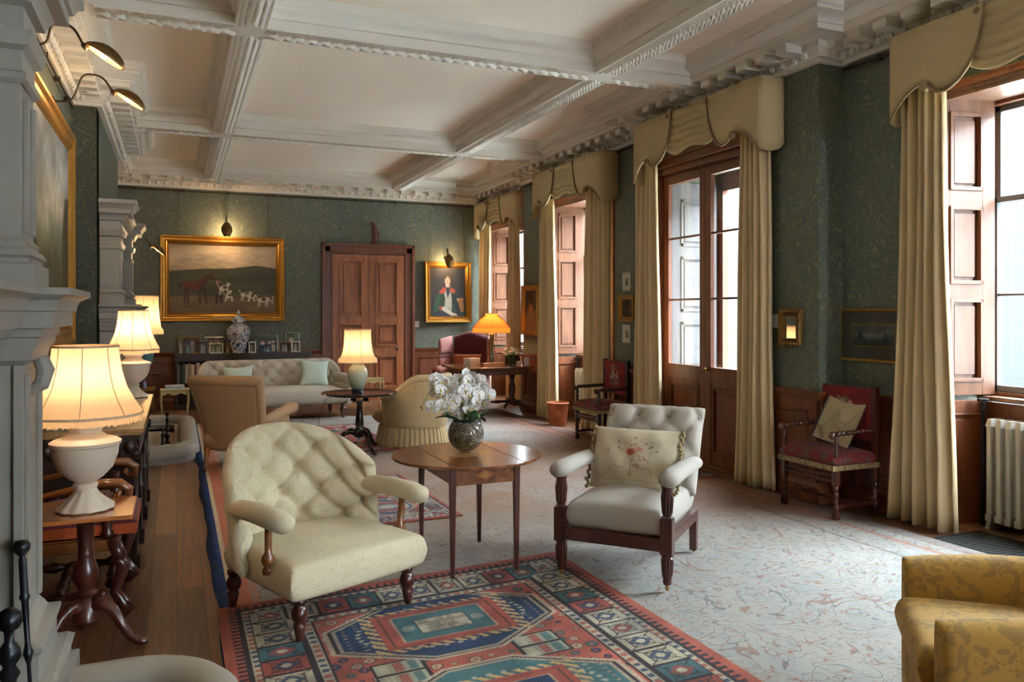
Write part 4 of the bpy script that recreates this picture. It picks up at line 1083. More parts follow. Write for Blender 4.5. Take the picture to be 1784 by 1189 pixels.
def rug_img(W_, H_, px, seed, field, pal, meds, med_r=(.55, .33), border=1.0):
    w, h = int(W_/px), int(H_/px); im = Img(w, h, field); x = im.x*W_; y = im.y*H_
    navy, teal, cream, dark, red = pal; rr = random.Random(seed)
    im.mott(.12, 10, 16, seed)
    # scattered rosettes
    k = .088
    for i in range(int(W_/k)):
        for j in range(int(H_/k)):
            cx = (i+.5+.5*(j % 2))*k+rr.uniform(-.02, .02); cy = (j+.5)*k+rr.uniform(-.02, .02); r = rr.uniform(.010, .030)
            c = rr.choice([cream, teal, (132, 128, 112), navy, (168, 150, 120)])
            d = (x-cx)**2+(y-cy)**2; im.put(d < (r*1.25)**2, dark, .6); im.put(d < r*r, c, .85); im.put(d < (r*.4)**2, red, .9)
    def shp(dx, dy, a, b_): return np.maximum(np.maximum(np.abs(dx)/a, np.abs(dy)/b_*.92), (np.abs(dx)/a+np.abs(dy)/b_)/1.38)
    for (cx, cy, flip) in meds:
        dx, dy = x-cx, y-cy; a, b_ = med_r; A1, A2 = (navy, teal) if not flip else (teal, navy)
        # side arms
        for sx in (-1, 1):
            for sy in (-1, 1):
                q = (np.abs(dx-sx*a*.62) < a*.22) & (np.abs(dy-sy*b_*1.18) < b_*.2); im.put(q, dark); q = (np.abs(dx-sx*a*.62) < a*.19) & (np.abs(dy-sy*b_*1.18) < b_*.16); im.put(q, (140, 138, 120))
                for e in (-1, 0, 1): im.put((np.abs(dx-sx*a*.62-e*a*.12) < a*.04) & (np.abs(dy-sy*b_*1.18) < b_*.13), [cream, red, teal][e+1], .8)
        s = shp(dx, dy, a*1.08, b_*1.12); im.put(s < 1, cream, .85); im.put(s < .955, dark); im.put(s < .93, cream, .8); im.put(s < .89, A1)
        for i in range(40):
            ang = i/40*2*PI; rx_, ry_ = .80*a*math.cos(ang), .80*b_*math.sin(ang); im.put(((dx-rx_)**2+(dy-ry_)**2) < .013**2, cream, .8)
        bx = np.maximum(np.abs(dx)/(a*.62), np.abs(dy)/(b_*.66))
        comb = (bx < 1.16) & (bx >= 1) & ((np.floor((dx+dy)/.03) % 2) == 0); im.put(comb, (188, 150, 96), .9)
        im.put(bx < 1, red); im.put(bx < .9, dark, .5); im.put(bx < .87, red); im.put(bx < .74, cream, .7); im.put(bx < .70, A2); 
        for sx in (-1, 1): im.put(((dx-sx*a*.34)**2+dy**2) < .035**2, cream, .6)
        im.put(bx < .42, dark); im.put(bx < .39, cream, .9); im.put((bx < .39) & (im.vn(80, 110, seed+3) > .55), (120, 112, 96), .8)
    # small filler motifs: hooks and crosses inside the dark medallion ground
    for (cx, cy, flip) in meds:
        for i in range(26):
            for sx in (-1, 1):
                px_, py_ = cx+sx*med_r[0]*(.66+.12*(i % 3)), cy+med_r[1]*(-.5+i/25.0)
                im.put((np.abs(x-px_) < .010) & (np.abs(y-py_) < .004), cream, .8); im.put((np.abs(x-px_) < .003) & (np.abs(y-py_) < .011), (150, 90, 70), .8)
    # borders
    B0 = border; d = np.minimum(np.minimum(x, W_-x), np.minimum(y, H_-y)); along = np.where(np.minimum(x, W_-x) < np.minimum(y, H_-y), y, x)
    im.put(d < .44*B0, dark)
    im.put((d < .43*B0) & (d >= .385*B0), cream, .95); q = ((np.floor(along/.028) % 2) == 0) & (d < .425*B0) & (d >= .39*B0) & ((np.floor(along/.17) % 2) == 0); im.put(q, navy, .85); q = ((np.floor(along/.028) % 2) == 0) & (d < .425*B0) & (d >= .39*B0) & ((np.floor(along/.17) % 2) == 1); im.put(q, red, .85)
    cell = .165*B0; t_ = (d-.155*B0)/(.20*B0); ci = np.floor(along/cell); fx = along/cell-ci
    inb = (t_ >= 0) & (t_ < 1)
    for k_, c in enumerate((cream, (150, 150, 132), cream, red, teal, (170, 160, 136))): im.put(inb & (ci % 6 == k_), c, .95)
    im.put(inb & ((fx < .05) | (fx > .95)), dark)
    im.put(inb & (np.abs(np.abs(fx-.5)-np.abs(t_-.5)) < .03), dark, .7); im.put(inb & (np.abs(fx-.5) < .32) & (np.abs(t_-.5) < .32) & ((np.abs(fx-.5) > .27) | (np.abs(t_-.5) > .27)), dark, .6)
    star = (np.abs(fx-.5)*1.0+np.abs(t_-.5)) < .34; im.put(inb & star, navy, .75); im.put(inb & star & (ci % 3 == 1), red, .8); im.put(inb & (((fx-.5)**2+(t_-.5)**2) < .015), cream)
    im.put((d < .15*B0) & (d >= .115*B0), cream, .95); q = ((np.floor(along/.026) % 2) == 0) & (d < .145*B0) & (d >= .12*B0); im.put(q & ((np.floor(along/.2) % 2) == 0), red, .85); im.put(q & ((np.floor(along/.2) % 2) == 1), navy, .8)
    im.put((d < .095*B0), field); im.put((d < .095*B0) & (d > .05*B0) & (((along/.045) % 1) < .55), dark, .9); im.put((d < .115*B0) & (d > .09*B0), dark); im.put(d < .012, (158, 84, 56))
    im.a *= (1+.16*(im.vn(int(W_*9), int(H_*9), seed+9)-.5)*2+.18*(np.random.RandomState(seed).rand(h, w)-.5))[..., None]
    return im
PAL = ((36, 54, 82), (62, 94, 98), (166, 154, 132), (48, 38, 42), (146, 72, 60))
def rug(label, x0, y0, W_, H_, im, z=.016, rz=0, skew=0):
    def f(u, v): return (W_*(u-.5), H_*(v-.5)+skew*(u-.5)*v, .004*math.sin(u*9+v*7)*0+.0)
    o = im.surf('rug', f, M['rugv'], None, thick=.010); o.location = (x0+W_/2, y0+H_/2, z); o.rotation_euler = (0, 0, rz)
    # knotted fringe ends stay part of the pile mesh
    return tag(o, label, 'rug')
im = rug_img(2.10, 3.45, .0064, 5, (156, 80, 66), PAL, [(1.05, 2.70, False), (1.05, 1.80, True), (1.05, .9, False)])
rug('large red, navy and teal patterned rug in the foreground under the armchairs', .20, 1.16, 2.10, 3.45, im, .031, skew=.22)
im = rug_img(.95, 1.75, .009, 8, (150, 76, 66), ((52, 70, 104), (96, 104, 120), (190, 178, 160), (54, 44, 54), (152, 74, 64)), [(.47, .5, False), (.47, 1.2, False)], (.22, .22), .5)
rug('small blue and rust patterned rug between the cream armchair and the oval table', 1.08, 5.85, .95, 1.75, im, .030, rz=.03)
im = rug_img(.95, 2.3, .011, 12, (146, 50, 48), ((52, 50, 74), (110, 62, 62), (176, 140, 116), (52, 28, 34), (150, 48, 46)), [(.47, 1.15, False)], (.25, .6), .5)
rug('crimson patterned rug lying under the black tripod table', 1.42, 9.0, .95, 2.3, im, .030, rz=.02)
im = rug_img(.62, 1.2, .012, 15, (84, 44, 36), ((44, 40, 44), (80, 56, 46), (128, 100, 76), (40, 28, 28), (96, 46, 38)), [(.31, .6, False)], (.15, .3), .4)
rug('dark worn doormat rug in front of the glazed double door', 4.26, 6.3, .62, 1.2, im, .030)
b = B(); b.bx(-.25, .25, -.5, .5, 0, .006)
for k in range(24): b.bx(-.23, .23, -.48+k*.0408, -.466+k*.0408, .006, .010)
o = B().add(b.V, b.F, Matrix.Translation((5.18, 3.55, .001))).build('floor_grating', M['dark'], fix=False); tag(o, 'dark flat floor grating in front of the nearest radiator', 'grating')

# ================================================================= FURNITURE
def legprof(r=.04): return [(r*.45, 0), (r*.5, .04), (r*.85, .38), (r*.6, .45), (r*.95, .50), (r*1.1, .66), (r*.8, .80), (r*.6, .84), (r*.95, .88), (r*.95, 1)]
# ---- cream button-back armchair in front
t = empty('button_back_armchair', 'cream damask button-back low armchair on the patterned rug, front left', 'armchair', (.715, 4.35, .031), math.radians(24.3))
b = B(); slab(b, lambda u, v: (.40*u*(1-.05*v), -.03+.36*v-.02*(1-u*u)*(v < 0), .285), .17, 30, 30, 34, 34, puff=.06, sp=2.6)
b.build('seat', M['cream'], t, smooth=True)
def BP(u, v):
    q = (v+1)/2; a = u*1.15; wr = .33
    return (.425*math.sin(a)/math.sin(1.15)*(1+.04*q), .36-wr*(1-math.cos(a))/(1-math.cos(1.15))*1.0+.15*q*(1-.5*u*u), .24+(.69-.24*abs(u)**2.6)*q)
b = B(); slab(b, BP, .11, 96, 72, 14, 9, tuft=tufter(.42, .72, .085, 0, .62, vmin=-.40), puff=.02)
b.build('backrest', M['cream'], t, smooth=True)
b = B(); buttons(b, BP, .42, .72, 0, .62, .012, off=-.012, vmin=-.30, vmax=.85, umax=.88); b.build('buttons', M['cream'], t, smooth=True, fix=False)
t_btn = t
for s in (-1, 1):
    b = B(); b.tube([(s*.40, .20, .55), (s*.415, .10, .575), (s*.42, -.08, .585), (s*.42, -.26, .58), (s*.42, -.34, .572), (s*.42, -.372, .565)], [.045, .056, .06, .062, .055, .022], 14, flat=.85)
    b.build('arm_pad', M['cream'], t, smooth=True)
    b = B(); b.lat((s*.405, -.16, .30), (s*.415, -.18, .54), [(.026, 0), (.026, .1), (.018, .14), (.034, .26), (.03, .36), (.018, .42), (.018, .95), (.024, 1)], 12)
    b.build('arm_post', M['walnut'], t, smooth=True)
for sx in (-1, 1):
    for y, r_ in ((-.32, 1), (.31, .9)):
        b = B(); b.lat((sx*.335, y*1.03, 0), (sx*.33, y, .20), legprof(.038), 14); b.build('leg', M['mahog'], t, smooth=True)
# ---- oval pembroke table
t = empty('oval_table', 'oval inlaid drop-leaf table with tapered legs between the two front armchairs', 'table', (1.71, 4.80, .031), 0)
Z0 = .655
def ell_poly(x0, x1, a=.475, c=.47, n=40):
    pts = []
    for k in range(n+1):
        x = x0+(x1-x0)*k/n; pts.append((x, -c*math.sqrt(max(0, 1-(x/a)**2))))
    for k in range(n+1):
        x = x1+(x0-x1)*k/n; y = c*math.sqrt(max(0, 1-(x/a)**2)); pts.append((x, y))
    out = [pts[0]]
    for p_ in pts[1:]:
        if (Vector(p_)-Vector(out[-1])).length > 1e-5: out.append(p_)
    if (Vector(out[0])-Vector(out[-1])).length < 1e-5: out.pop()
    return out
b = B(); b.prism(ell_poly(-.222, .222), lambda x, y, d: (x, y, d), Z0, Z0+.018); b.build('table_top', M['walnut'], t, bevel=.004)
for (x0, x1) in ((-.475, -.224), (.224, .475)):
    b = B(); b.prism(ell_poly(x0, x1), lambda x, y, d: (x, y, d), Z0, Z0+.018); b.build('drop_leaf', M['walnut'], t, bevel=.004)
M['satin'] = wood('satinwood', (176, 128, 72), (204, 160, 100), .25, 'x', coat=.6)
b = B(); b.lathe([(.11, Z0+.0182), (.11, Z0+.0188), (.10, Z0+.0189)], n=32, M=Matrix.Diagonal((1.3, 1, 1, 1)))
b.build('oval_inlay', M['satin'], t, fix=False)
b = B()
for (x0, x1, y0_, y1_) in ((-.205, .205, -.335, -.315), (-.205, .205, .315, .335), (-.205, -.19, -.32, .32), (.19, .205, -.32, .32)): b.bx(x0, x1, y0_, y1_, Z0-.11, Z0)
b.build('apron', M['walnut'], t, bevel=.002, fix=False)
b = B(); b.prism([(-.06, 0), (0, -.032), (.06, 0), (0, .032)], lambda x, z, d: (x, -d, Z0-.055+z), .3352, .337)
b.build('inlay_ground', M['yew'], t, fix=False); b = B()
for k in range(8):
    a = k*PI/4+.2; r_ = .03 if k % 2 == 0 else .022
    b.prism([(0, 0), (r_*math.cos(a-.25)*.6, r_*math.sin(a-.25)*.6), (r_*math.cos(a), r_*math.sin(a)*.9), (r_*math.cos(a+.25)*.6, r_*math.sin(a+.25)*.6)], lambda x, z, d: (x, -d, Z0-.055+z), .337, .339)
b.build('inlay', M['satin'], t, fix=False)
for sx in (-1, 1):
    for sy in (-1, 1):
        b = B(); b.box((sx*.205, sy*.325, Z0/2), (.022, .022, Z0), top=(1.75, 1.75)); b.build('leg', M['walnut'] if False else M['mahog'], t, bevel=.002)
# ---- glass bowl and orchid
t = empty('glass_bowl', 'round glass bowl filled with brown gravel on the oval table', 'vase', (1.725, 4.86, .705))
ball = [(max(.0001, .118*math.sin(PI*k/24)), .118-.118*math.cos(PI*k/24)) for k in range(22)]
b = B(); b.lathe([(.03, 0)]+ball[2:], n=32, closed=False); b.build('bowl', M['glass'], t, smooth=True, fix=False)
mm, tt, pp = newmat('gravel'); v_ = coords(tt); vo = N(tt, 'ShaderNodeTexVoronoi'); vo.inputs['Scale'].default_value = 140; tt.links.new(v_, vo.inputs['Vector'])
tt.links.new(ramp(tt, vo.outputs['Color'], [(.2, lin((58, 44, 34))), (.6, lin((120, 98, 78))), (.9, lin((176, 158, 136)))]), pp.inputs['Base Color']); bumpn(tt, pp, vo.outputs['Distance'], .8, .004); pp.inputs['Roughness'].default_value = .7
pp.inputs['Coat Weight'].default_value = .5
M['gravel'] = mm
b = B(); b.lathe([(r_*.965, .004+z*.965) for r_, z in ball[:18]]+[(.0001, .185)], n=32, closed=False); g_ = b.build('gravel', M['gravel'], t, smooth=True, fix=False); g_['kind'] = 'stuff'
t = empty('orchid', 'white orchid with arching sprays of blossom and dark leaves growing from the bowl', 'plant', (1.725, 4.86, .885))
rr = random.Random(21)
def leafblade(b, p0, d, L, w, droop, n=10):
    d = Vector(d).normalized(); side = d.cross(Vector((0, 0, 1))).normalized(); V = []; F = []
    for i in range(n+1):
        s = i/n; c = Vector(p0)+d*(L*s)+Vector((0, 0, L*(.55*s-droop*s*s))); ww = w*math.sin(PI*(.08+.90*s))**.7
        V += [tuple(c-side*ww+Vector((0, 0, .25*ww))), tuple(c-Vector((0, 0, .002))), tuple(c+side*ww+Vector((0, 0, .25*ww)))]
    for i in range(n): k = i*3; F += [(k, k+1, k+4, k+3), (k+1, k+2, k+5, k+4)]
    return b.add(V, F)
for k in range(13):
    a = k*.72+.4; b = B(); leafblade(b, (.02*math.cos(a), .02*math.sin(a), 0), (math.cos(a), math.sin(a), .1), rr.uniform(.10, .20), .036, rr.uniform(-.1, 1.0))
    b.build('leaf', M['leafdark'] if k % 2 else M['leaf'], t, smooth=True, solid=.003, fix=False)
# prototype blossom
def petal(b, ang, L, w, tip=.0, cup=.25):
    V = []; F = []; n = 6
    for i in range(n+1):
        s = i/n; ww = w*(math.sin(PI*min(1, s*.93+.05)))**.6; y = .25*cup*L*s*s*1.0
        for k in (-1, -.5, 0, .5, 1):
            x0 = ww*k; z0 = L*s; yy = -y-cup*.25*abs(k)*ww
            V.append((x0*math.cos(ang)-z0*math.sin(ang), yy, x0*math.sin(ang)+z0*math.cos(ang)))
    for i in range(n):
        for k in range(4): q = i*5+k; F.append((q, q+1, q+6, q+5))
    return b.add(V, F)
def blossom(parent):
    b = B()
    for a, L, w in ((0, .04, .015), (2.2, .038, .015), (-2.2, .038, .015), (1.15, .042, .026), (-1.15, .042, .026)): petal(b, a, L, w)
    o = b.build('blossom', M['petal'], parent, smooth=True, solid=.0012, fix=False)
    b = B(); b.ball((0, -.008, -.002), .006, 6); b.ball((0, -.014, -.010), .007, 6, (.8, 1.2, .7))
    b.build('blossom_lip', M['petaly'], o, smooth=True, fix=False); return o
proto = None
view = Vector((-.35, -.94, 0))
sprays = [((-.02, .0), (-.30, -.02), .38, .20, 11), ((-.02, .01), (-.22, -.06), .36, .16, 9), ((0, .02), (-.14, .03), .43, .24, 9), ((.02, 0), (.04, -.06), .42, .20, 9), ((.02, .02), (.12, .0), .44, .20, 10), ((0, -.01), (.13, -.08), .34, .10, 6), ((-.01, 0), (-.03, .06), .44, .30, 6), ((0, -.02), (-.17, -.08), .27, .10, 8), ((0, -.02), (.08, -.10), .26, .08, 9), ((0, -.02), (-.05, -.10), .30, .10, 8)]
for (s0, s1, hgt, drp, nb) in sprays:
    pts = []
    for i in range(17):
        q = i/16; x = s0[0]+(s1[0]-s0[0])*q**1.6; y = s0[1]+(s1[1]-s0[1])*q**1.6; z = (hgt*.74+.01)*math.sin(min(1.0, q*1.15)*PI*.5) - drp*max(0, q-.6)**2*5
        pts.append(Vector((x, y, z)))
    b = B(); b.tube(pts, [.0035]*12+[.003, .0028, .0025, .002, .0018], 6)
    for k in range(2): b.ball(tuple(pts[-1]+Vector((.008*k-.004, .004, -.008-.014*k))), .008-.002*k, 6)
    b.build('flower_stem', M['stem'], t, smooth=True, fix=False)
    for k in range(nb):
        p_ = pts[4+int((k+.5)/nb*12)]+Vector((rr.uniform(-.06, .045), rr.uniform(-.045, .02), rr.uniform(-.06, .03)))
        if proto is None: proto = blossom(t); o = proto
        else:
            o = proto.copy(); C.objects.link(o); o.parent = t
            for ch in list(proto.children): c2 = ch.copy(); C.objects.link(c2); c2.parent = o
        o.location = p_; o.rotation_euler = (rr.uniform(-.5, .35), rr.uniform(-.4, .4), math.radians(-20)+rr.uniform(-.95, .95)); q = rr.uniform(1.0, 1.3); o.scale = (q, q, q)
for k in range(9):
    b = B(); a = rr.uniform(0, 6.28); r_ = rr.uniform(.03, .10); z = rr.uniform(.03, .09)
    b.ball((r_*math.cos(a), r_*math.sin(a)-.03, z), .011, 8, (1, 1, 1.2)); b.tube([(0, 0, .0), (r_*math.cos(a), r_*math.sin(a)-.03, z)], .002, 5)
    b.build('bud', M['stem'], t, smooth=True, fix=False)

# ---- grey linen library armchair with fluted legs
t = empty('library_armchair', 'grey linen armchair with fluted dark mahogany front legs, right of the oval table', 'armchair', (2.66, 4.34, .017), math.radians(-48.7))
for sx in (-1, 1):
    b = B(); x = sx*.325; y = -.40
    flute = lambda a, z: 1-.20*abs(math.sin(a*6)) if (.07 < z < .19 or .44 < z < .58) else 1
    b.lathe([(.022, .04), (.026, .055), (.024, .07), (.032, .10), (.037, .17), (.034, .19), (.024, .20), (.036, .205), (.036, .22)], c=(x, y, 0), n=36, fn=flute)
    b.box((x, y, .315), (.07, .07, .20)); b.lathe([(.03, .41), (.036, .42), (.024, .43), (.032, .45), (.038, .53), (.03, .58), (.034, .59), (.036, .61)], c=(x, y, 0), n=36, fn=flute)
    lg = b.build('leg', M['mahog'], t, auto=50, fix=False)
    b = B(); b.ball((x, y, .021), .02, 8, (.6, 1, 1)); b.build('castor', M['brass'], lg, smooth=True)
    b = B(); b.box((sx*.29, .40, .15), (.045, .05, .26), top=(1.1, 1.2)); lg = b.build('leg', M['mahog'], t, bevel=.003)
    b = B(); b.ball((sx*.29, .40, .02), .018, 8, (.6, 1, 1)); b.build('castor', M['brass'], lg, smooth=True)
    b = B(); b.tube([(sx*.33, .27, .62), (sx*.335, .1, .635), (sx*.335, -.15, .64), (sx*.335, -.34, .64), (sx*.335, -.42, .635), (sx*.335, -.455, .628)], [.05, .058, .06, .064, .06, .03], 14, flat=.8)
    b.build('arm_pad', M['linen'], t, smooth=True)
b = B(); b.bx(-.29, .29, -.43, -.375, .225, .30); b.bx(-.32, -.28, -.37, .40, .225, .29); b.bx(.28, .32, -.37, .40, .225, .29); b.build('seat_rail', M['mahog'], t, bevel=.004, fix=False)
b = B(); slab(b, lambda u, v: (.295*u+.0, -.01+.40*v, .37), .16, 26, 26, 26, 26, puff=.05, sp=2.4); b.build('seat', M['linen'], t, smooth=True)
def LP(u, v):
    q = (v+1)/2; return (.335*u*(.97+.03*q), .30+.22*q+.06*max(0, q-.8)*5*.6, .40+.535*q)
b = B(); slab(b, LP, .14, 40, 40, 12, 9, tuft=tufter(.62, .9, .06, 0, .28, vmin=-.3), puff=.015); b.build('backrest', M['linen'], t, smooth=True)
b = B(); buttons(b, LP, .62, .9, 0, .28, .011, off=.03, vmin=-.2, vmax=.8); b.build('buttons', M['linen'], t, smooth=True, fix=False)
# ---- generic pillow with painted front
def pillow(name, label, w, h, th, loc, rot, mat, img=None, star=.0, cat='cushion', group=None, nu=60, nv=46, wr=.0):
    r = empty(name, label, cat, loc, 0, group); r.rotation_euler = rot
    def H(u, v): return th/2*(max(0, 1-abs(u)**2.4))**.55*(max(0, 1-abs(v)**2.4))**.55
    def P(u, v, s=1):
        k = 1-star*(1-abs(v)**1.6) if True else 1; k2 = 1-star*(1-abs(u)**1.6)
        rip = wr*math.sin(u*9+v*4)*(1-u*u)*(1-v*v)*.5
        return (w/2*u*k, -s*(H(u, v)+rip*(s > 0)), h/2*v*k2)
    if img is not None:
        img.surf('cushion_front', lambda a, c: P(2*a-1, 2*c-1), M['needle'], r).data.polygons.foreach_set('use_smooth', [True]*((img.w-1)*(img.h-1)))
        b = B(); b.grid(lambda a, c: P(1-2*a, 2*c-1, -1), 24, 20); b.build('cushion_back', mat, r, smooth=True, fix=False)
    else:
        b = B(); b.grid(lambda a, c: P(2*a-1, 2*c-1), 30, 24); b.grid(lambda a, c: P(1-2*a, 2*c-1, -1), 30, 24); b.build('cover', mat, r, smooth=True)
    return r
im = Img(150, 110, (198, 184, 158)).mott(.05, 10, 8, 3); rr = random.Random(9)
for k in range(70):
    a = rr.uniform(0, 6.28); d_ = rr.uniform(0, 1)**.6; cx = .5+.30*d_*math.cos(a); cy = .60+.26*d_*math.sin(a)
    im.ell(cx, cy, rr.uniform(.01, .03), rr.uniform(.01, .022), rr.choice([(150, 108, 84), (176, 132, 104), (132, 124, 96), (166, 146, 110), (188, 150, 124)]), .55, a)
im.ell(.49, .58, .055, .06, (176, 96, 70), .9).ell(.49, .58, .03, .035, (142, 62, 48)).ell(.58, .63, .04, .04, (186, 120, 92), .8)
for s in (-1, 1): im.line([(.5+s*.05, .38), (.5+s*.10, .32), (.5+s*.16, .31), (.5+s*.19, .35), (.5+s*.23, .33), (.5+s*.25, .26)], .010, (162, 144, 110), .6).line([(.5+s*.42, .45), (.5+s*.43, .32), (.5+s*.40, .2), (.5+s*.30, .13), (.5+s*.2, .12), (.5+s*.1, .15), (.5, .14)], .008, (168, 150, 114), .5)
im.line([(.5, .45), (.5, .2)], .008, (150, 130, 96), .6).ell(.5, .22, .03, .05, (170, 150, 112), .6)
r = pillow('embroidered_cushion', 'cream floral needlework cushion with bobble trim on the grey armchair', .56, .40, .15, (2.70, 4.39, .665), (math.radians(-22), 0, math.radians(-50)), M['linen'], im, star=.02, wr=.01)
for s in (-1, 1):
    b = B(); rr = random.Random(30+s)
    for k in range(34):
        v = -1+2*k/33; b.ball((s*(.285+rr.uniform(0, .02)), rr.uniform(-.015, .015), .2*v), rr.uniform(.010, .014), 7)
    b.build('bobble_trim', M['tassel'], r, smooth=True, fix=False)
# ---- yellow damask armchair at the bottom right
t = empty('damask_armchair', 'yellow damask loose-covered armchair cut off at the bottom right corner', 'armchair', (2.86, 1.86, .0), math.radians(-131))
for s in (-1, 1):
    sg = 1
    def AP(u, v, s=s): return (s*.355, .0+.43*u, .03+.28*(v+1)+.04*(v+1)/2*math.cos(u*1.6))
    b = B(); slab(b, AP, .17, 34, 26, 40, 9, puff=None, sp=2.2); b.build('arm', M['yellow'], t, smooth=True)
b = B(); slab(b, lambda u, v: (.285*u, -.02+.40*v, .17), .28, 24, 24, 34, 34, sp=2.2); b.build('seat_base', M['yellow'], t, smooth=True)
b = B(); slab(b, lambda u, v: (.275*u, -.05+.42*v, .39), .15, 26, 26, 26, 26, puff=.025, sp=2.2); b.build('seat_cushion', M['yellow'], t, smooth=True)
b = B(); slab(b, lambda u, v: (.42*u, .42+.10*(v+1)/2, .50+.36*v), .18, 24, 24, 20, 12, puff=.03, sp=2.2); b.build('backrest', M['yellow'], t, smooth=True)
# ---- tan velvet chair seen from behind
t = empty('velvet_armchair', 'tan velvet scroll-back armchair turned away, its back to the camera', 'armchair', (.66, 8.60, .017), math.radians(146))
def VP_(u, v):
    q = (v+1)/2; return ((.27+.10*q**1.2)*u, .24+.20*q**1.6-.05*u*u, .20+.73*q)
b = B(); slab(b, VP_, .13, 30, 30, 12, 9); b.build('backrest', M['velvet'], t, smooth=True)
b = B(); pts = []
for k in range(31):
    a = k/30; 
    if a < .3: u, v = -1, -.7+1.7*a/.3
    elif a < .7: u, v = -1+2*(a-.3)/.4, 1
    else: u, v = 1, 1-1.7*(a-.7)/.3
    p_ = VP_(u*.96, v*.97); pts.append((p_[0], p_[1]+.0, p_[2]))
b.tube(pts, .058, 12); b.build('padded_rim', M['velvet'], t, smooth=True)
for s in (-1, 1):
    b = B(); b.tube([(s*.30, .26, .50), (s*.32, .10, .52), (s*.34, -.1, .56), (s*.35, -.28, .59), (s*.355, -.36, .58), (s*.355, -.39, .565)], [.055, .055, .055, .06, .055, .03], 12)
    b.build('arm_pad', M['velvet'], t, smooth=True)
    b = B(); slab(b, (lambda u, v: (s*.315, -.03-.28*u*s, .36+.17*v)), .06, 12, 10, 10, 10); b.build('arm_side', M['velvet'], t, smooth=True)
    for y in (-.32, .28):
        b = B(); b.lat((s*.27, y*1.12, 0), (s*.26, y, .24), [(.014, 0), (.018, .1), (.028, 1)], 8); b.build('leg', M['walnut'], t, smooth=True)
b = B(); slab(b, lambda u, v: (.30*u, -.04+.34*v, .32), .22, 16, 16, 12, 12, puff=.04); b.build('seat', M['velvet'], t, smooth=True)
# ---- skirted tub chair
t = empty('tub_chair', 'pale gold skirted tub chair with pleated hem between the black table and the orchid', 'armchair', (2.66, 9.45, .017), math.radians(-146))
def TP(u, v):
    a = u*2.15; q = (v+1)/2; k_ = min(1, max(0, (math.cos(a)+.15)/.85)); top = .57+.25*k_*k_*(3-2*k_)
    return (.35*math.sin(a)*(1+.06*q), .02+.36*math.cos(a)+.10*q*max(0, math.cos(a)), .20+(top-.20)*q)
b = B(); slab(b, TP, .10, 60, 20, 14, 7); b.build('backrest', M['tubfab'], t, smooth=True)
b = B(); b.tube([TP(-1+2*k/30, .97) for k in range(31)], .05, 10); b.build('rolled_edge', M['tubfab'], t, smooth=True)
b = B(); slab(b, lambda u, v: (.30*u, -.06+.33*v, .33), .20, 16, 16, 8, 8, puff=.05); b.build('seat', M['tubfab'], t, smooth=True)
b = B()
def SK(u, v):
    a = 2*PI*u; rr_ = .395+.035*(1-v); x = rr_*math.sin(a); y = .0+rr_*math.cos(a)*1.02
    pl = .012*(1-v*.6)*(1 if (u*44) % 1 < .62 else -1.2)
    return (x*(1+pl/.4), y*(1+pl/.4), .015+.215*v)
b.grid(SK, 352, 4, wrap=True); b.build('pleated_skirt', M['tubfab'], t, smooth=False, solid=.004, fix=False)
# ---- buttoned sofa
t = empty('buttoned_sofa', 'long grey buttoned sofa on turned legs in front of the bookcase', 'sofa', (1.38, 12.50, .017), math.radians(4.0)); t.scale = (.93, 1, 1)
def SP(u, v):
    q = (v+1)/2; e = max(0, abs(u)-.86)/.14
    return (1.13*u, .34+.12*q-.20*e*e, .40+(.46-.16*e*e)*q)
b = B(); slab(b, SP, .15, 150, 36, 20, 7, tuft=tufter(.20, .95, .05, 0, .45, vmin=-.6), puff=.01); b.build('backrest', M['sofa'], t, smooth=True)
b = B(); buttons(b, SP, .20, .95, 0, .45, .011, off=.03, vmin=-.5, vmax=.85); b.build('buttons', M['sofa'], t, smooth=True, fix=False)
b = B(); slab(b, lambda u, v: (1.06*u, -.08+.42*v, .325), .25, 60, 20, 24, 8, puff=.03); b.build('seat', M['sofa'], t, smooth=True)
for s in (-1, 1):
    b = B(); b.tube([(s*1.10, .32, .55), (s*1.13, .1, .56), (s*1.15, -.15, .55), (s*1.16, -.36, .53), (s*1.16, -.44, .51), (s*1.16, -.47, .50)], [.09, .095, .095, .09, .075, .03], 16, flat=.9)
    slab(b, (lambda u, v: (s*1.10, -.06-.36*u*s, .35+.16*v)), .14, 14, 10, 10, 10); b.build('arm', M['sofa'], t, smooth=True)
for x in (-1.0, 1.0):
    for y in (-.42, .36):
        b = B(); b.lat((x, y, 0), (x, y, .21), legprof(.05), 14); b.build('leg', M['mahog'], t, smooth=True)
pillow('mint_cushion', 'pale mint silk cushion standing on the right half of the grey sofa', .46, .44, .16, (1.98, 12.60, .67), (math.radians(-18), .08, math.radians(4)), M['mint'], star=.16)
pillow('mint_cushion', 'pale mint silk cushion mostly hidden behind the tan velvet chair', .46, .40, .16, (.86, 12.52, .62), (math.radians(-18), -.05, math.radians(6)), M['mint'], star=.16)
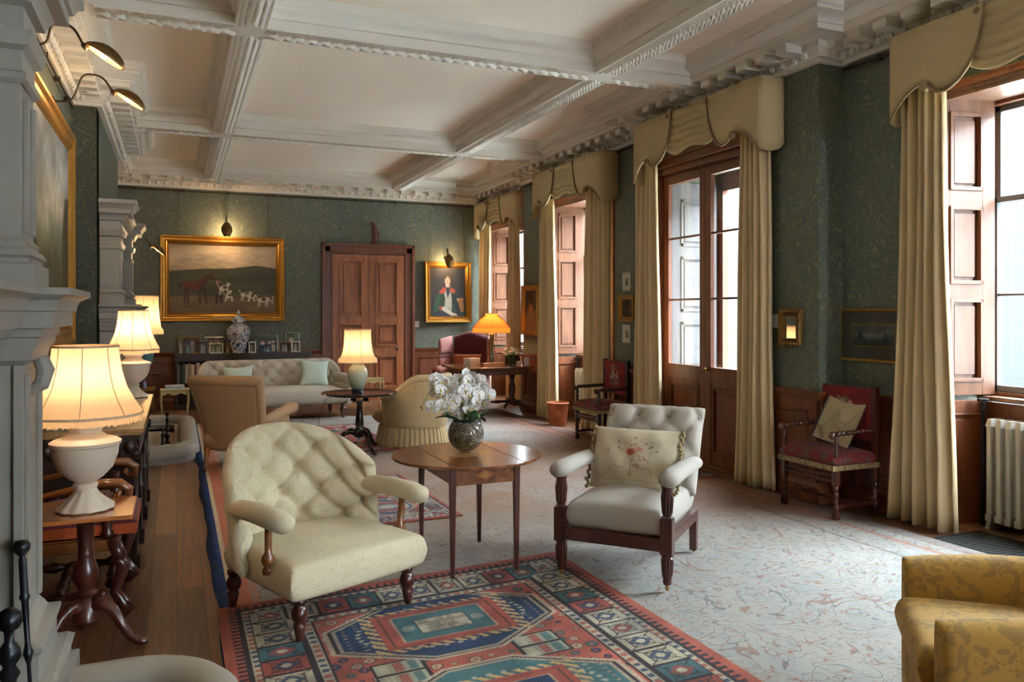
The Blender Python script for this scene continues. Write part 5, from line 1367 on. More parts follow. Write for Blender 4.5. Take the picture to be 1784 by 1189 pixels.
# ---- black tripod table and celadon lamp
t = empty('tripod_table', 'round ebonised tilt-top table on a turned column in the middle of the room', 'table', (1.92, 9.02, .034))
b = B(); b.lathe([(.06, .625), (.36, .638), (.42, .65), (.43, .662), (.425, .668), (.41, .662), (.05, .661), (.0001, .661)], n=48, closed=False); b.build('table_top', M['black'], t, auto=40, fix=False)
b = B(); b.bx(-.09, .09, -.09, .09, .565, .578); b.bx(-.11, .11, -.11, .11, .612, .626)
for sx in (-1, 1):
    for sy in (-1, 1): b.lathe([(.012, .578), (.02, .59), (.012, .612)], c=(sx*.07, sy*.07, 0), n=8)
b.build('birdcage', M['black'], t, fix=False)
b = B(); b.lathe([(.03, .57), (.04, .55), (.03, .53), (.034, .45), (.045, .36), (.05, .30), (.038, .26), (.06, .24), (.06, .17), (.03, .15)], n=20); b.build('column', M['black'], t, smooth=True)
for ang in (-75, 45, 165):
    a = math.radians(ang); c_, s_ = math.cos(a), math.sin(a); b = B()
    b.tube([(c_*r_, s_*r_, z) for r_, z in ((.03, .20), (.10, .225), (.17, .20), (.23, .13), (.28, .06), (.33, .025), (.38, .022))], [.035, .035, .03, .024, .02, .024, .018], 10)
    b.build('leg', M['black'], t, smooth=True)
def shade_obj(parent, prof, mat='shade', fringe=None, ribs=0, scal=0, square=False, z0=0, trim=None):
    fn = (lambda a, z: 1-.02*abs(math.sin(a*ribs/2))) if ribs else None
    b = B(); P_ = [(r_, z+z0) for r_, z in prof]
    n = 4 if square else 48
    b.lathe(P_, n=n, fn=fn, closed=False, M=Matrix.Rotation(PI/4, 4, 'Z') if square else None)
    s = b.build('lamp_shade', M[mat], parent, smooth=not square, fix=False)
    b = B()
    for (r_, z) in (P_[0], P_[-1]): b.lathe([(r_-.003, z-.005), (r_+.004, z-.005), (r_+.004, z+.005), (r_-.003, z+.005)], n=n, closed=False, M=Matrix.Rotation(PI/4, 4, 'Z') if square else None)
    if ribs:
        for k in range(ribs):
            a = 2*PI*k/ribs; b.tube([((r_+.001)*math.cos(a), (r_+.001)*math.sin(a), z) for r_, z in P_], .0022, 4)
    b.build('binding', M['fringe'], s, smooth=False, fix=False)
    if fringe:
        b = B(); r0, z1 = P_[0]; n = int(r0*2*PI/.006); rr = random.Random(3)
        for k in range(n):
            a = 2*PI*k/n; L = fringe*rr.uniform(.8, 1.1); q = rr.uniform(-.003, .003); w_ = .0035
            c_, s_ = math.cos(a), math.sin(a)
            b.add([((r0)*c_-w_*s_, (r0)*s_+w_*c_, z1), ((r0)*c_+w_*s_, (r0)*s_-w_*c_, z1), ((r0+q)*c_+w_*s_, (r0+q)*s_-w_*c_, z1-L), ((r0+q)*c_-w_*s_, (r0+q)*s_+w_*c_, z1-L)], [(0, 1, 2, 3)])
        f_ = b.build('shade_fringe', M['shade'], s, fix=False); f_['kind'] = 'stuff'
    return s
t = empty('table_lamp', 'celadon vase lamp with a lit cream shade on the black tripod table', 'lamp', (1.90, 9.02, .697))
b = B(); b.lathe([(.062, 0), (.066, .005), (.066, .035), (.058, .04)], n=28); b.build('base', M['navy'], t, auto=40)
M['celadon'] = plain('celadon_glaze', (186, 194, 168), .12, var=.06, coat=.7)
b = B(); b.lathe([(.055, .04), (.07, .055), (.095, .12), (.116, .19), (.118, .23), (.10, .28), (.072, .31), (.062, .34), (.066, .355), (.03, .358), (.012, .37), (.012, .45)], n=32); b.build('vase_body', M['celadon'], t, smooth=True)
shade_obj(t, [(.222, .345), (.218, .385), (.19, .41), (.168, .47), (.155, .56), (.15, .66), (.152, .715)], 'shade2', ribs=8)
bulb((0, 0, .52), 2.4, parent=t)
b = B(); b.tube([(-.06, -.02, .004), (-.30, -.22, .002), (-.40, -.22, -.04), (-.44, -.16, -.20), (-.48, -.07, -.45), (-.50, .03, -.655), (-.60, .25, -.66)], .003, 5); b.build('power_cord', M['dark'], t, smooth=True, fix=False)
# ---- urn lamps
def urn_lamp(label, loc, s=1.0, shs=1.0, w=9):
    t = empty('urn_lamp', label, 'lamp', loc); k = s
    b = B(); lobes = lambda a, z: 1+(.10*abs(math.sin(a*6)) if .004 < z < .09*k else .04)
    b.lathe([(r_*k, z*k) for r_, z in ((.108, 0), (.118, .006), (.116, .02), (.085, .045), (.055, .075), (.045, .10), (.052, .115), (.052, .125), (.04, .13), (.075, .155), (.115, .20), (.135, .26), (.14, .305), (.148, .31), (.150, .325), (.135, .335), (.09, .35), (.066, .37), (.07, .385), (.084, .395), (.084, .408), (.06, .43), (.02, .44), (.012, .45))], n=48, fn=lobes)
    b.build('urn', M['alabaster'], t, auto=50, fix=False)
    b = B(); b.lathe([(.012*k, .44*k), (.012*k, .56*k), (.02*k, .57*k)], n=10); b.build('stem', M['brass'], t, smooth=True)
    z0 = .455*k; q = shs
    shade_obj(t, [(.248*q, 0), (.246*q, .015), (.215*q, .06), (.178*q, .13), (.158*q, .20), (.147*q, .27), (.142*q, .325)], 'shade', fringe=.038*q, ribs=8, z0=z0)
    bulb((0, 0, z0+.16), w, parent=t); return t
t = empty('lamp_table', 'small tripod side table in reddish wood carrying the near urn lamp', 'table', (-.40, 4.32, 0))
b = B(); b.bx(-.215, .215, -.215, .215, .64, .66); b.build('table_top', M['yew'], t, bevel=.004)
b = B(); b.lathe([(.05, .12), (.06, .13), (.05, .22), (.03, .235), (.05, .25), (.052, .26), (.032, .275), (.058, .33), (.052, .38), (.034, .43), (.036, .44), (.036, .45), (.033, .46), (.04, .58), (.044, .585), (.04, .59), (.05, .60), (.052, .64)], n=24); b.build('column', M['mahog'], t, auto=50)
for ang in (-20, 100, 220):
    a = math.radians(ang); c_, s_ = math.cos(a), math.sin(a); b = B()
    b.tube([(c_*r_, s_*r_, z) for r_, z in ((.03, .20), (.08, .205), (.13, .17), (.17, .10), (.21, .04), (.25, .022), (.29, .02))], [.035, .032, .026, .022, .018, .02, .014], 10)
    b.build('leg', M['mahog'], t, smooth=True)
urn_lamp('large pale urn lamp with lit fringed shade on the small tripod table, left foreground', (-.40, 4.31, .661), 1.0, 1.0, 2.4)
# ---- dark carved side table
t = empty('carved_side_table', 'long dark carved side table with a polished top coloured pale for sunlight against the left wall', 'table', (-.565, 6.5, 0))
M['sunlit_top'] = wood('sunlit_table_top', (150, 112, 70), (188, 150, 100), .22, 'y', coat=.7)  # top coloured lighter to show the daylight falling on it
b = B(); b.bx(-.385, .385, -1.11, 1.11, .865, .895); b.bx(-.37, .37, -1.095, 1.095, .85, .866); b.build('table_top', M['sunlit_top'], t, bevel=.006)
b = B(); b.bx(-.34, .34, -1.06, 1.06, .70, .85); rr = random.Random(5)
for y in np.linspace(-1.0, 1.0, 26):
    for f_ in (0, 1): b.ball((.345, y, .73+.07*f_), .028, 8, (.5, 1.1, 1))
for x in np.linspace(-.3, .3, 9): b.ball((x, -1.065, .775), .034, 8, (1, .45, 1.3)); b.ball((x+.03, -1.065, .73), .02, 6, (1, .5, 1))
b.build('carved_frieze', M['darkoak'], t, smooth=False, auto=50, fix=False)
for y in (-1.0, -.35, .35, 1.0):
    for x in (-.30, .30):
        b = B()
        for dx, dy in ((-.03, -.03), (.03, -.03), (-.03, .03), (.03, .03)): b.lathe([(.018, .1), (.018, .38), (.024, .39), (.024, .41), (.017, .42), (.017, .62), (.024, .64), (.024, .70)], c=(x+dx, y+dy, 0), n=10)
        b.box((x, y, .05), (.12, .12, .10)); b.box((x, y, .665), (.13, .13, .07)); b.build('leg', M['darkoak'], t, auto=50, fix=False)
b = B(); b.bx(-.33, .33, -1.06, -1.03, .52, .70); b.bx(.31, .335, -1.0, 1.0, .62, .70); b.build('carved_apron', M['darkoak'], t, bevel=.004, fix=False)
urn_lamp('smaller pale urn lamp with lit fringed shade on the far end of the carved table', (-.33, 7.38, .897), .88, .80, 2.6)
t = empty('potted_plant', 'leafy grey-green plant behind the near lampshade', 'plant', (-.70, 5.85, .897))
b = B(); b.lathe([(.05, 0), (.07, .01), (.085, .12), (.09, .13), (.08, .13), (.07, .05)], n=20); b.build('pot', M['celadon'], t, smooth=True, fix=False)
rr = random.Random(8)
b = B()
for k in range(60):
    a = rr.uniform(0, 6.28); e = rr.uniform(.1, 1); leafblade(b, (0, 0, .12+.02*e+rr.uniform(0, .16)), (math.cos(a), math.sin(a), .4), rr.uniform(.08, .2), .03, rr.uniform(.1, .9), 5)
M['sage'] = plain('sage_leaf', (112, 118, 92), .6, var=.35, scale=14)
f_ = b.build('foliage', M['sage'], t, smooth=True, fix=False); f_['kind'] = 'stuff'
rr = random.Random(2)
for k, (x, y) in enumerate(((-.72, 5.52), (-.62, 5.56), (-.53, 5.50))):
    b = B(); b.lathe([(.04, 0), (.042, .004), (.006, .012), (.006, .07), (.03, .10), (.036, .15), (.034, .19)], n=18, closed=False); b.V = [(p[0]+x, p[1]+y, p[2]+.897) for p in b.V]
    tag(b.build('glass_goblet', M['glass'], smooth=True, fix=False), ['leftmost', 'middle', 'rightmost'][k]+' of three clear stemmed glasses under the near lampshade on the carved table', 'glass', 'stemmed glasses on the carved table')
b = B(); b.lathe([(.05, 0), (.06, .004), (.12, .03), (.125, .034), (.11, .03), (.05, .01)], c=(-.35, 5.95, .897), n=24); tag(b.build('green_dish', M['leafdark'], smooth=True), 'shallow dark green dish on the carved table beside the near shade', 'dish')
# ---- carved open armchair with red cushion
t = empty('carved_armchair', 'carved walnut open armchair with scrolled arms tucked behind the lamp table', 'armchair', (-.53, 4.97, 0), PI/2)
def scrollarm(b, s):
    pts = [(s*.29, .26, .64), (s*.30, .12, .655), (s*.315, -.05, .69), (s*.325, -.18, .715), (s*.33, -.26, .71), (s*.33, -.305, .675), (s*.33, -.30, .635), (s*.33, -.26, .625), (s*.33, -.245, .65), (s*.33, -.262, .668)]
    b.tube(pts, [.022, .024, .026, .03, .032, .03, .026, .022, .018, .014], 10, flat=.8)
for s in (-1, 1):
    b = B(); scrollarm(b, s); b.build('arm', M['walnut'], t, smooth=True)
    b = B(); b.lathe([(.025, .42), (.032, .45), (.02, .47), (.034, .52), (.03, .58), (.018, .60), (.028, .63), (.028, .66)], c=(s*.31, -.20, 0), n=14); b.build('arm_post', M['mahog'], t, smooth=True)
    b = B(); b.tube([(s*.31, -.22, .42), (s*.31, -.255, .33), (s*.31, -.245, .29)], [.034, .036, .03], 10)
    b.tube([(s*.31, -.21, .30), (s*.31, -.25, .31), (s*.31, -.275, .27), (s*.31, -.25, .20), (s*.31, -.235, .14), (s*.31, -.27, .08), (s*.31, -.30, .045), (s*.31, -.27, .02), (s*.31, -.23, .025)], [.028, .034, .036, .03, .028, .032, .036, .03, .018], 10)
    b.build('leg', M['mahog'], t, smooth=True)
    b = B(); b.lathe([(.022, 0), (.026, .04), (.018, .06), (.026, .16), (.02, .2), (.026, .24), (.026, .42)], c=(s*.28, .25, 0), n=12); b.box((s*.28, .28, .75), (.04, .04, .70)); b.build('leg', M['mahog'], t, auto=50, fix=False)
b = B(); b.bx(-.33, .33, -.24, -.20, .36, .42); b.bx(-.33, -.29, -.22, .27, .36, .42); b.bx(.29, .33, -.22, .27, .36, .42); b.bx(-.30, .30, -.22, .27, .40, .425); b.build('seat_frame', M['walnut'], t, bevel=.006, fix=False)
tw = [(.018, 0), (.03, .06), (.018, .12), (.024, .22), (.034, .30), (.02, .38), (.016, .45), (.03, .5), (.016, .55), (.02, .62), (.034, .70), (.024, .78), (.018, .88), (.03, .94), (.018, 1)]
for (p0, p1) in (((-.29, -.21, .17), (.29, -.21, .17)), ((-.30, -.2, .13), (-.28, .25, .13)), ((.30, -.2, .13), (.28, .25, .13)), ((-.29, .03, .13), (.29, .03, .13))):
    b = B(); b.lat(p0, p1, tw, 12); b.build('stretcher', M['mahog'], t, smooth=True)
b = B(); slab(b, lambda u, v: (.25*u, .28, .80+.26*v), .06, 12, 12, 10, 10); b.build('backrest', M['maroon'], t, smooth=True)
b = B(); b.box((0, .28, 1.10), (.58, .04, .08), top=(.8, 1)); b.build('crest_rail', M['walnut'], t, bevel=.01)
r = pillow('fringed_cushion', 'maroon velvet cushion with orange fringe on the carved armchair seat', .60, .56, .15, (-.47, 4.97, .49), (PI/2, 0, PI/2), M['maroon'], star=.03)
b = B()
for k in range(160):
    s = k/160*4; e = int(s); f = -1+2*(s-e); x, z = [(f, -1), (1, f), (-f, 1), (-1, -f)][e]
    b.box((x*.288, -.028, z*.268), (.016, .055, .016))
b.build('orange_fringe', M['orange_fringe'], r, fix=False)

# ---- bookcase with photographs
t = empty('bookcase', 'low dark carved bookcase against the far wall behind the sofa', 'bookcase', (1.07, 14.37, 0))
b = B(); b.bx(-1.12, 1.12, -.19, .19, .885, .92); b.bx(-1.10, 1.10, -.175, .19, .80, .885); b.build('top', M['darkoak'], t, bevel=.005)
b = B(); b.bx(-1.09, 1.09, .17, .19, .08, .80); b.bx(-1.10, 1.10, -.18, .19, 0, .08); b.build('carcase', M['darkoak'], t, bevel=.003, fix=False)
for x in (-1.07, -.40, .40, 1.07):
    b = B(); b.bx(x-.03, x+.03, -.18, .17, .08, .80); b.lathe([(.02, .1), (.028, .14), (.018, .2), (.022, .5), (.018, .66), (.03, .7), (.02, .78)], c=(x, -.185, 0), n=10); b.build('upright', M['darkoak'], t, fix=False)
for (x0, x1) in ((-1.04, -.43), (-.37, .37), (.43, 1.04)):
    b = B(); b.bx(x0, x1, -.15, .17, .42, .44); b.build('shelf', M['darkoak'], t)
bc = [(206, 196, 176), (34, 46, 44), (58, 84, 78), (176, 170, 150), (150, 138, 112), (196, 190, 178), (120, 60, 44), (178, 178, 172), (140, 120, 84), (96, 84, 66), (60, 66, 84), (188, 150, 110)]
names = ['cream', 'black-green', 'sea-green', 'stone', 'buff', 'ivory', 'russet', 'pale grey', 'ochre', 'brown', 'slate blue', 'peach']
x = .01
for k, (c, nm_) in enumerate(zip(bc, names)):
    w = [.035, .05, .04, .05, .045, .05, .03, .05, .045, .04, .045, .04][k]; h = .30+.04*((k*37) % 5)/5
    if x+w > .62: break
    b = B(); b.box((0, 0, h/2), (w-.003, .19, h)); o = b.build('book', plain('book_cloth', c, .7), bevel=.003); o.location = (x+w/2, 14.32, .441)
    tag(o, '%s spine book upright on the left bay of the far bookcase' % nm_, 'book', 'books in the left bay of the bookcase'); x += w
photo_pal = [((60, 56, 52), (150, 140, 120)), ((80, 90, 84), (190, 184, 170)), ((30, 70, 90), (150, 190, 200)), ((50, 48, 54), (170, 166, 170)), ((96, 84, 70), (180, 170, 150)), ((70, 84, 50), (176, 170, 160)), ((70, 64, 60), (190, 184, 176))]
fr = [(307, 347, 27, 'gilt', 'wide photograph in a gold frame at the left end of the bookcase', 14.45), (310, 321, 26, 'silver', 'narrow silver-framed photograph at the far left of the bookcase', 14.32),
      (322, 332, 21, 'silver', 'small blue-toned photograph near the left end of the bookcase', 14.28), (347, 363, 21, 'silver', 'black and white photograph in a bright silver frame on the bookcase', 14.30),
      (356, 390, 26, 'silver', 'large silver-framed photograph standing at the back, left of the blue and white jar', 14.45), (365, 389, 16, 'white', 'low landscape photograph in a white frame, left of the blue and white jar', 14.32),
      (392, 400, 15, 'gilt', 'narrow gold-framed photograph tucked behind the left side of the jar', 14.4), (433, 446, 18, 'white', 'small white-mounted photograph just right of the blue and white jar', 14.30),
      (444, 484, 27, 'silver', 'widest silver-framed photograph right of the jar at the back', 14.45), (452, 473, 13, 'dark', 'double dark-framed photograph in front of the wide silver frame', 14.30),
      (486, 507, 17, 'gilt', 'low brown-framed photograph near the right end of the bookcase', 14.32), (508, 523, 18, 'white', 'white-framed photograph at the right end of the bookcase', 14.30),
      (498, 521, 32, 'glass', 'tall clear-framed photograph rising behind the pair at the right end', 14.45)]
M['silver'] = plain('silver_frame', (196, 196, 196), .25, .85, var=.1)
for k, (px0, px1, hp, mt, lab, Y) in enumerate(fr):
    def at(px):
        u = (px-892)/FPX; return Y*(.3885+u*.9215)/(.9215-.3885*u)
    x0, x1 = at(px0), at(px1); w = x1-x0; h = hp*.0106
    a_, c_ = photo_pal[k % 7]; im = Img(26, 22, a_).mott(.4, 5, 4, k+3); rr = random.Random(k)
    for q in range(3): xx = rr.uniform(.2, .8); im.rect(xx-.09, xx+.09, .0, rr.uniform(.4, .6), c_, .8).ell(xx, rr.uniform(.55, .7), .08, .1, (190, 160, 140), .9)
    r = empty('photo_frame', lab, 'photo frame', ((x0+x1)/2, Y, .921+h/2*.99), 0, 'framed photographs on the bookcase'); r.rotation_euler = (-.12, 0, 0)
    m_ = {'gilt': 'gilt', 'silver': 'silver', 'white': 'paperwhite', 'dark': 'darkoak', 'glass': 'silver'}[mt]; f_ = .012 if mt != 'white' else .018
    b = B(); rectframe(b, w, h, [(0, 0), (0, .014), (f_*.5, .018), (f_, .010), (f_, 0)]); b.box((0, .001, 0), (w*.98, .004, h*.98)); b.build('frame', M[m_], r, fix=False)
    im.surf('photograph', lambda u, v: (-(w/2-f_)+(w-2*f_)*u, -.006, -(h/2-f_)+(h-2*f_)*v), M['paint'], r)
    if mt == 'dark': B().box((0, -.010, 0), (.012, .01, h)).build('centre_bar', M['darkoak'], r)
# ginger jar
def jar_mat():
    m, t, p = newmat('blue_white_porcelain'); v = coords(t); base = lin((206, 212, 216))
    n = noise(t, v, 14, 4, 2.5); n2 = noise(t, v, 7, 3, 1.5); n3 = noise(t, v, 40, 2)
    k = mathn(t, 'GREATER_THAN', n.outputs['Fac'], .54); col = mixc(t, k, base, lin((44, 66, 118)))
    k2 = mathn(t, 'GREATER_THAN', n2.outputs['Fac'], .62); col = mixc(t, mathn(t, 'MULTIPLY', k2, .8), col, lin((156, 84, 58)))
    k3 = contour(t, v, 12, 6, .06, 1); col = mixc(t, mathn(t, 'MULTIPLY', k3, .6), col, lin((40, 60, 110)))
    t.links.new(col, p.inputs['Base Color']); p.inputs['Roughness'].default_value = .12; p.inputs['Coat Weight'].default_value = .6; return m
M['jar'] = jar_mat()
t = empty('ginger_jar', 'tall blue and white porcelain lidded jar in the middle of the far bookcase', 'jar', (.98, 14.34, .921))
b = B(); b.lathe([(.10, 0), (.105, .01), (.11, .06), (.15, .18), (.19, .30), (.20, .37), (.18, .43), (.125, .475), (.10, .49), (.10, .52)], n=32); b.build('body', M['jar'], t, smooth=True)
b = B(); b.lathe([(.10, .521), (.125, .525), (.12, .54), (.10, .58), (.06, .62), (.03, .635), (.02, .65), (.035, .67), (.03, .69), (.015, .70), (.02, .715), (.001, .735)], n=28); b.build('lid', M['jar'], t, smooth=True)
# ---- gilt tables and magazines
def gilt_table(label, x, y, rz=0, h=.52, w=.38, d=.30):
    t = empty('gilt_table', label, 'side table', (x, y, .013), rz)
    b = B(); b.bx(-w/2, w/2, -d/2, d/2, h-.02, h); b.build('table_top', M['giltwood'], t, bevel=.006)
    b = B()
    for yy in (-d/2+.02, d/2-.02): b.grid(lambda u, v: (-w/2+.03+(w-.06)*u, yy, h-.02-(.03+.03*abs(math.cos(u*2*PI)))*v), 20, 1)
    for xx in (-w/2+.02, w/2-.02): b.bx(xx-.004, xx+.004, -d/2+.03, d/2-.03, h-.06, h-.02)
    b.build('apron', M['giltwood'], t, solid=.008, fix=False)
    for sx in (-1, 1):
        for sy in (-1, 1):
            X_, Y_ = sx*(w/2-.025), sy*(d/2-.025); b = B(); b.tube([(X_, Y_, h-.02), (X_+sx*.014, Y_+sy*.01, h-.09), (X_+sx*.012, Y_+sy*.008, h*.65), (X_-sx*.006, Y_-sy*.004, h*.3), (X_-sx*.004, Y_, .06), (X_+sx*.015, Y_+sy*.01, 0)], [.018, .018, .014, .011, .010, .014], 8)
            b.build('leg', M['giltwood'], t, smooth=True)
    return t
gilt_table('cream and gilt side table with magazines, left of the sofa', -.02, 12.20)
gilt_table('cream and gilt side table right of the sofa, partly behind the celadon lamp', 2.93, 12.85, 0, .53, .36, .28)
for k, (lab, dz, rz, w) in enumerate((('white magazine, lowest of the pile on the left gilt table', 0, .05, .25), ('white magazine, middle of the pile on the left gilt table', .018, -.08, .24), ('white magazine with grey cover, topmost on the left gilt table', .035, .12, .24))):
    b = B(); b.box((0, 0, .008), (w, .19, .016)); o = b.build('magazine', plain('magazine_cover', [(206, 206, 210), (190, 192, 198), (176, 176, 178)][k], .4), bevel=.002); o.location = (-.02, 12.18, .534+dz); o.rotation_euler = (0, 0, rz)
    tag(o, lab, 'magazine', 'magazines on the left gilt table')
# ---- far left lamp on a round table
t = empty('round_table', 'small round pedestal table in the far left corner', 'table', (-.44, 12.85, 0))
b = B(); b.lathe([(.24, .70), (.25, .71), (.25, .725), (.24, .73)], n=32); b.build('table_top', M['mahog'], t)
b = B(); b.lathe([(.15, 0), (.15, .03), (.05, .08), (.03, .2), (.05, .35), (.025, .5), (.04, .68), (.08, .70)], n=20); b.build('pedestal', M['mahog'], t, auto=50)
M['teal'] = plain('teal_glaze', (84, 136, 140), .15, var=.15, coat=.6)
t = empty('table_lamp', 'tall pale-shaded lamp with teal ribbed base in the far left corner', 'lamp', (-.44, 12.85, .731))
b = B(); b.lathe([(.07, 0), (.08, .02), (.07, .05), (.13, .16), (.15, .28), (.12, .38), (.06, .44), (.06, .48), (.012, .5), (.012, .6)], n=40, fn=lambda a, z: 1+.04*math.sin(a*14)); b.build('ribbed_base', M['teal'], t, smooth=True, fix=False)
shade_obj(t, [(.27, .56), (.265, .62), (.235, .66), (.215, .80), (.20, 1.0), (.20, 1.12)], 'shade2', ribs=8); bulb((0, 0, .80), 5, parent=t)
t = empty('tray_table', 'small dark tray table with gilt gallery beside the far hearth', 'table', (-.44, 12.45, 0))
b = B(); b.bx(-.16, .16, -.12, .12, .48, .50); b.build('tray', M['darkoak'], t, bevel=.003)
b = B()
for (x0, x1, y0_, y1_) in ((-.16, .16, -.12, -.11), (-.16, .16, .11, .12), (-.16, -.15, -.12, .12), (.15, .16, -.12, .12)): b.bx(x0, x1, y0_, y1_, .50, .54)
b.build('gallery', M['gilt'], t, fix=False)
for sx in (-1, 1):
    for sy in (-1, 1): B().box((sx*.14, sy*.10, .24), (.02, .02, .48)).build('leg', M['giltdark'], t)
b = B(); b.lathe([(.03, 0), (.034, .01), (.034, .10), (.012, .14), (.012, .18), (.016, .185)], c=(-.42, 12.45, .501), n=16); tag(b.build('bottle', plain('blue_bottle', (120, 140, 176), .2, coat=.5), smooth=True), 'small pale blue bottle on the tray table near the far hearth', 'bottle')
# ---- winged chair
t = empty('winged_armchair', 'maroon velvet winged armchair with worn pink wings beside the far portrait', 'armchair', (4.62, 13.05, .0), math.radians(-36))
def WP(u, v):
    q = (v+1)/2; return (.32*u, .26+.14*q-.0*u*u, .40+(.84-.05*u*u+.02*math.cos(u*PI))*q)
b = B(); slab(b, WP, .13, 24, 24, 12, 10, puff=.02); b.build('backrest', M['maroon'], t, smooth=True)
b = B(); b.tube([WP(-1+2*k/16, .99) for k in range(17)], .02, 8); b.build('back_piping', M['pinkvel'], t, smooth=True)
for s in (-1, 1):
    b = B(); slab(b, lambda u, v: (s*(.395-.055*u*s), .12+.20*u*s, .86+.34*v-.05*(1-u*s)*.5*(v > 0)), .07, 18, 16, 8, 6); b.build('wing', M['pinkvel'], t, smooth=True)
    b = B(); b.tube([(s*.37, .25, .60), (s*.40, .0, .62), (s*.41, -.2, .62), (s*.41, -.34, .61), (s*.41, -.37, .60)], [.065, .075, .08, .078, .04], 14)
    slab(b, (lambda u, v: (s*.37, -.05-.29*u*s, .40+.18*v)), .07, 12, 10, 10, 10); b.build('arm', M['pinkvel'], t, smooth=True)
    for y in (-.32, .34):
        b = B(); b.lat((s*.33, y, 0), (s*.33, y, .20), [(.02, 0), (.03, .3), (.034, 1)], 10); b.build('leg', M['mahog'], t, smooth=True)
b = B(); slab(b, lambda u, v: (.33*u, -.04+.36*v, .31), .24, 16, 16, 12, 12, puff=.04); b.build('seat', M['maroon'], t, smooth=True)
pillow('leather_cushion', 'creased tan leather cushion propped in the maroon winged armchair', .50, .40, .14, (4.66, 13.10, .69), (math.radians(-16), 0, math.radians(-36)), M['leather'], star=.03, wr=.02)
# ---- writing table
t = empty('writing_table', 'dark rosewood writing table with rounded corners on splayed pedestal legs by the far windows', 'table', (4.52, 11.72, .017))
b = B(); hw, hd, r_ = .64, .48, .12; pts = []
for (cx, cy, a0) in ((hw-r_, -hd+r_, -PI/2), (hw-r_, hd-r_, 0), (-hw+r_, hd-r_, PI/2), (-hw+r_, -hd+r_, PI)):
    for k in range(7): a = a0+PI/2*k/6; pts.append((cx+r_*math.cos(a), cy+r_*math.sin(a)))
b.prism(pts, lambda x, y, d: (x, y, d), .735, .76); b.build('table_top', M['walnut'], t, bevel=.006)
b = B(); b.bx(-.54, .54, -.38, .38, .63, .735); b.build('frieze', M['mahog'], t, bevel=.006)
for sx in (-1, 1):
    b = B(); b.lathe([(.06, .16), (.07, .2), (.035, .24), (.05, .34), (.055, .40), (.03, .5), (.05, .58), (.07, .63)], c=(sx*.42, 0, 0), n=16); b.box((sx*.42, 0, .16), (.10, .34, .07)); b.build('pedestal', M['mahog'], t, auto=50, fix=False)
    for sy in (-1, 1):
        b = B(); b.tube([(sx*.42, sy*.10, .17), (sx*.44, sy*.22, .19), (sx*.46, sy*.32, .10), (sx*.47, sy*.42, .04)], [.04, .035, .028, .022], 8); lg = b.build('leg', M['mahog'], t, smooth=True)
        B().ball((sx*.47, sy*.43, .022), .022, 8).build('castor', M['brass'], lg, smooth=True)
b = B(); b.lat((-.42, 0, .18), (.42, 0, .18), tw, 12); b.build('stretcher', M['mahog'], t, smooth=True)
t = empty('amber_lamp', 'lit amber pleated-shade lamp with a green column on the writing table', 'lamp', (4.66, 11.90, .761))
b = B(); b.lathe([(.10, 0), (.10, .02), (.06, .03), (.05, .06)], n=24); b.build('base', M['gilt'], t, auto=50)
b = B(); b.lathe([(.035, .06), (.028, .10), (.026, .45), (.034, .48)], n=16); b.build('column', M['celadon'] if False else plain('green_onyx', (96, 128, 92), .2, coat=.5), t, smooth=True)
b = B()
for a in (.8, 2.4, 4.0, 5.5): b.tube([(.09*math.cos(a), .09*math.sin(a), .02), (.012*math.cos(a), .012*math.sin(a), .54)], .006, 6)
b.lathe([(.03, .48), (.045, .50), (.02, .53), (.012, .6)], n=12); b.build('brass_stays', M['brass'], t, fix=False)
s_ = shade_obj(t, [(.30, .525), (.302, .60), (.29, .612), (.185, .74), (.10, .80), (.10, .835)], 'shade3', z0=0, square=False)
b = B()
for k in range(40):
    a = 2*PI*k/40; b.tube([(r_*math.cos(a), r_*math.sin(a), z) for r_, z in ((.304, .60), (.187, .742), (.102, .802))], .0025, 4)
b.build('pleats', M['orange_fringe'], s_, fix=False)
bulb((0, 0, .66), 4.5, (1, .55, .22), parent=t)
def box_thing(name, label, cat, x, y, z, d, mat, rz=0, bev=.004, group=None):
    b = B(); b.box((0, 0, d[2]/2), d); o = b.build(name, mat, bevel=bev); o.location = (x, y, z); o.rotation_euler = (0, 0, rz); return tag(o, label, cat, group)
box_thing('wooden_box', 'long honey-coloured wooden box on the writing table under the amber lamp', 'box', 4.52, 11.50, .761, (.36, .16, .07), M['yew'])
box_thing('letter_stack', 'pile of cream papers on the writing table behind the wooden box', 'papers', 4.36, 12.0, .761, (.22, .16, .12), M['paperwhite'], .4)
t = empty('flower_vase', 'glass vase of cream flowers on the writing table beside the lamp', 'flowers', (4.82, 11.48, .761))
b = B(); b.lathe([(.035, 0), (.05, .01), (.055, .10), (.05, .15)], n=20, closed=False); b.build('vase', M['glass'], t, smooth=True, fix=False)
b = B(); rr = random.Random(4)
for k in range(14): b.tube([(rr.uniform(-.02, .02), rr.uniform(-.02, .02), .01), (rr.uniform(-.1, .1), rr.uniform(-.1, .1), .24)], .003, 4)
for k in range(26): a = rr.uniform(0, 6.28); leafblade(b, (.04*math.cos(a), .04*math.sin(a), .14), (math.cos(a), math.sin(a), .8), .12, .022, .4, 4)
b.build('stems_and_leaves', M['leaf'], t, fix=False)
M['creampetal'] = plain('cream_petal', (222, 210, 178), .6, var=.08)
for k in range(13):
    a = k*2.4; r_ = .03+.075*(k/13)**.5*1.2; z = .26-.06*(k/13)+rr.uniform(-.02, .02); b = B()
    b.lathe([(.001, -.02), (.03, -.012), (.042, .01), (.03, .03), (.012, .034), (.001, .03)], c=(r_*math.cos(a), r_*math.sin(a), z), n=16, fn=lambda q, z: 1+.12*math.sin(q*5), closed=False); b.build('bloom', M['creampetal'], t, smooth=True, fix=False)
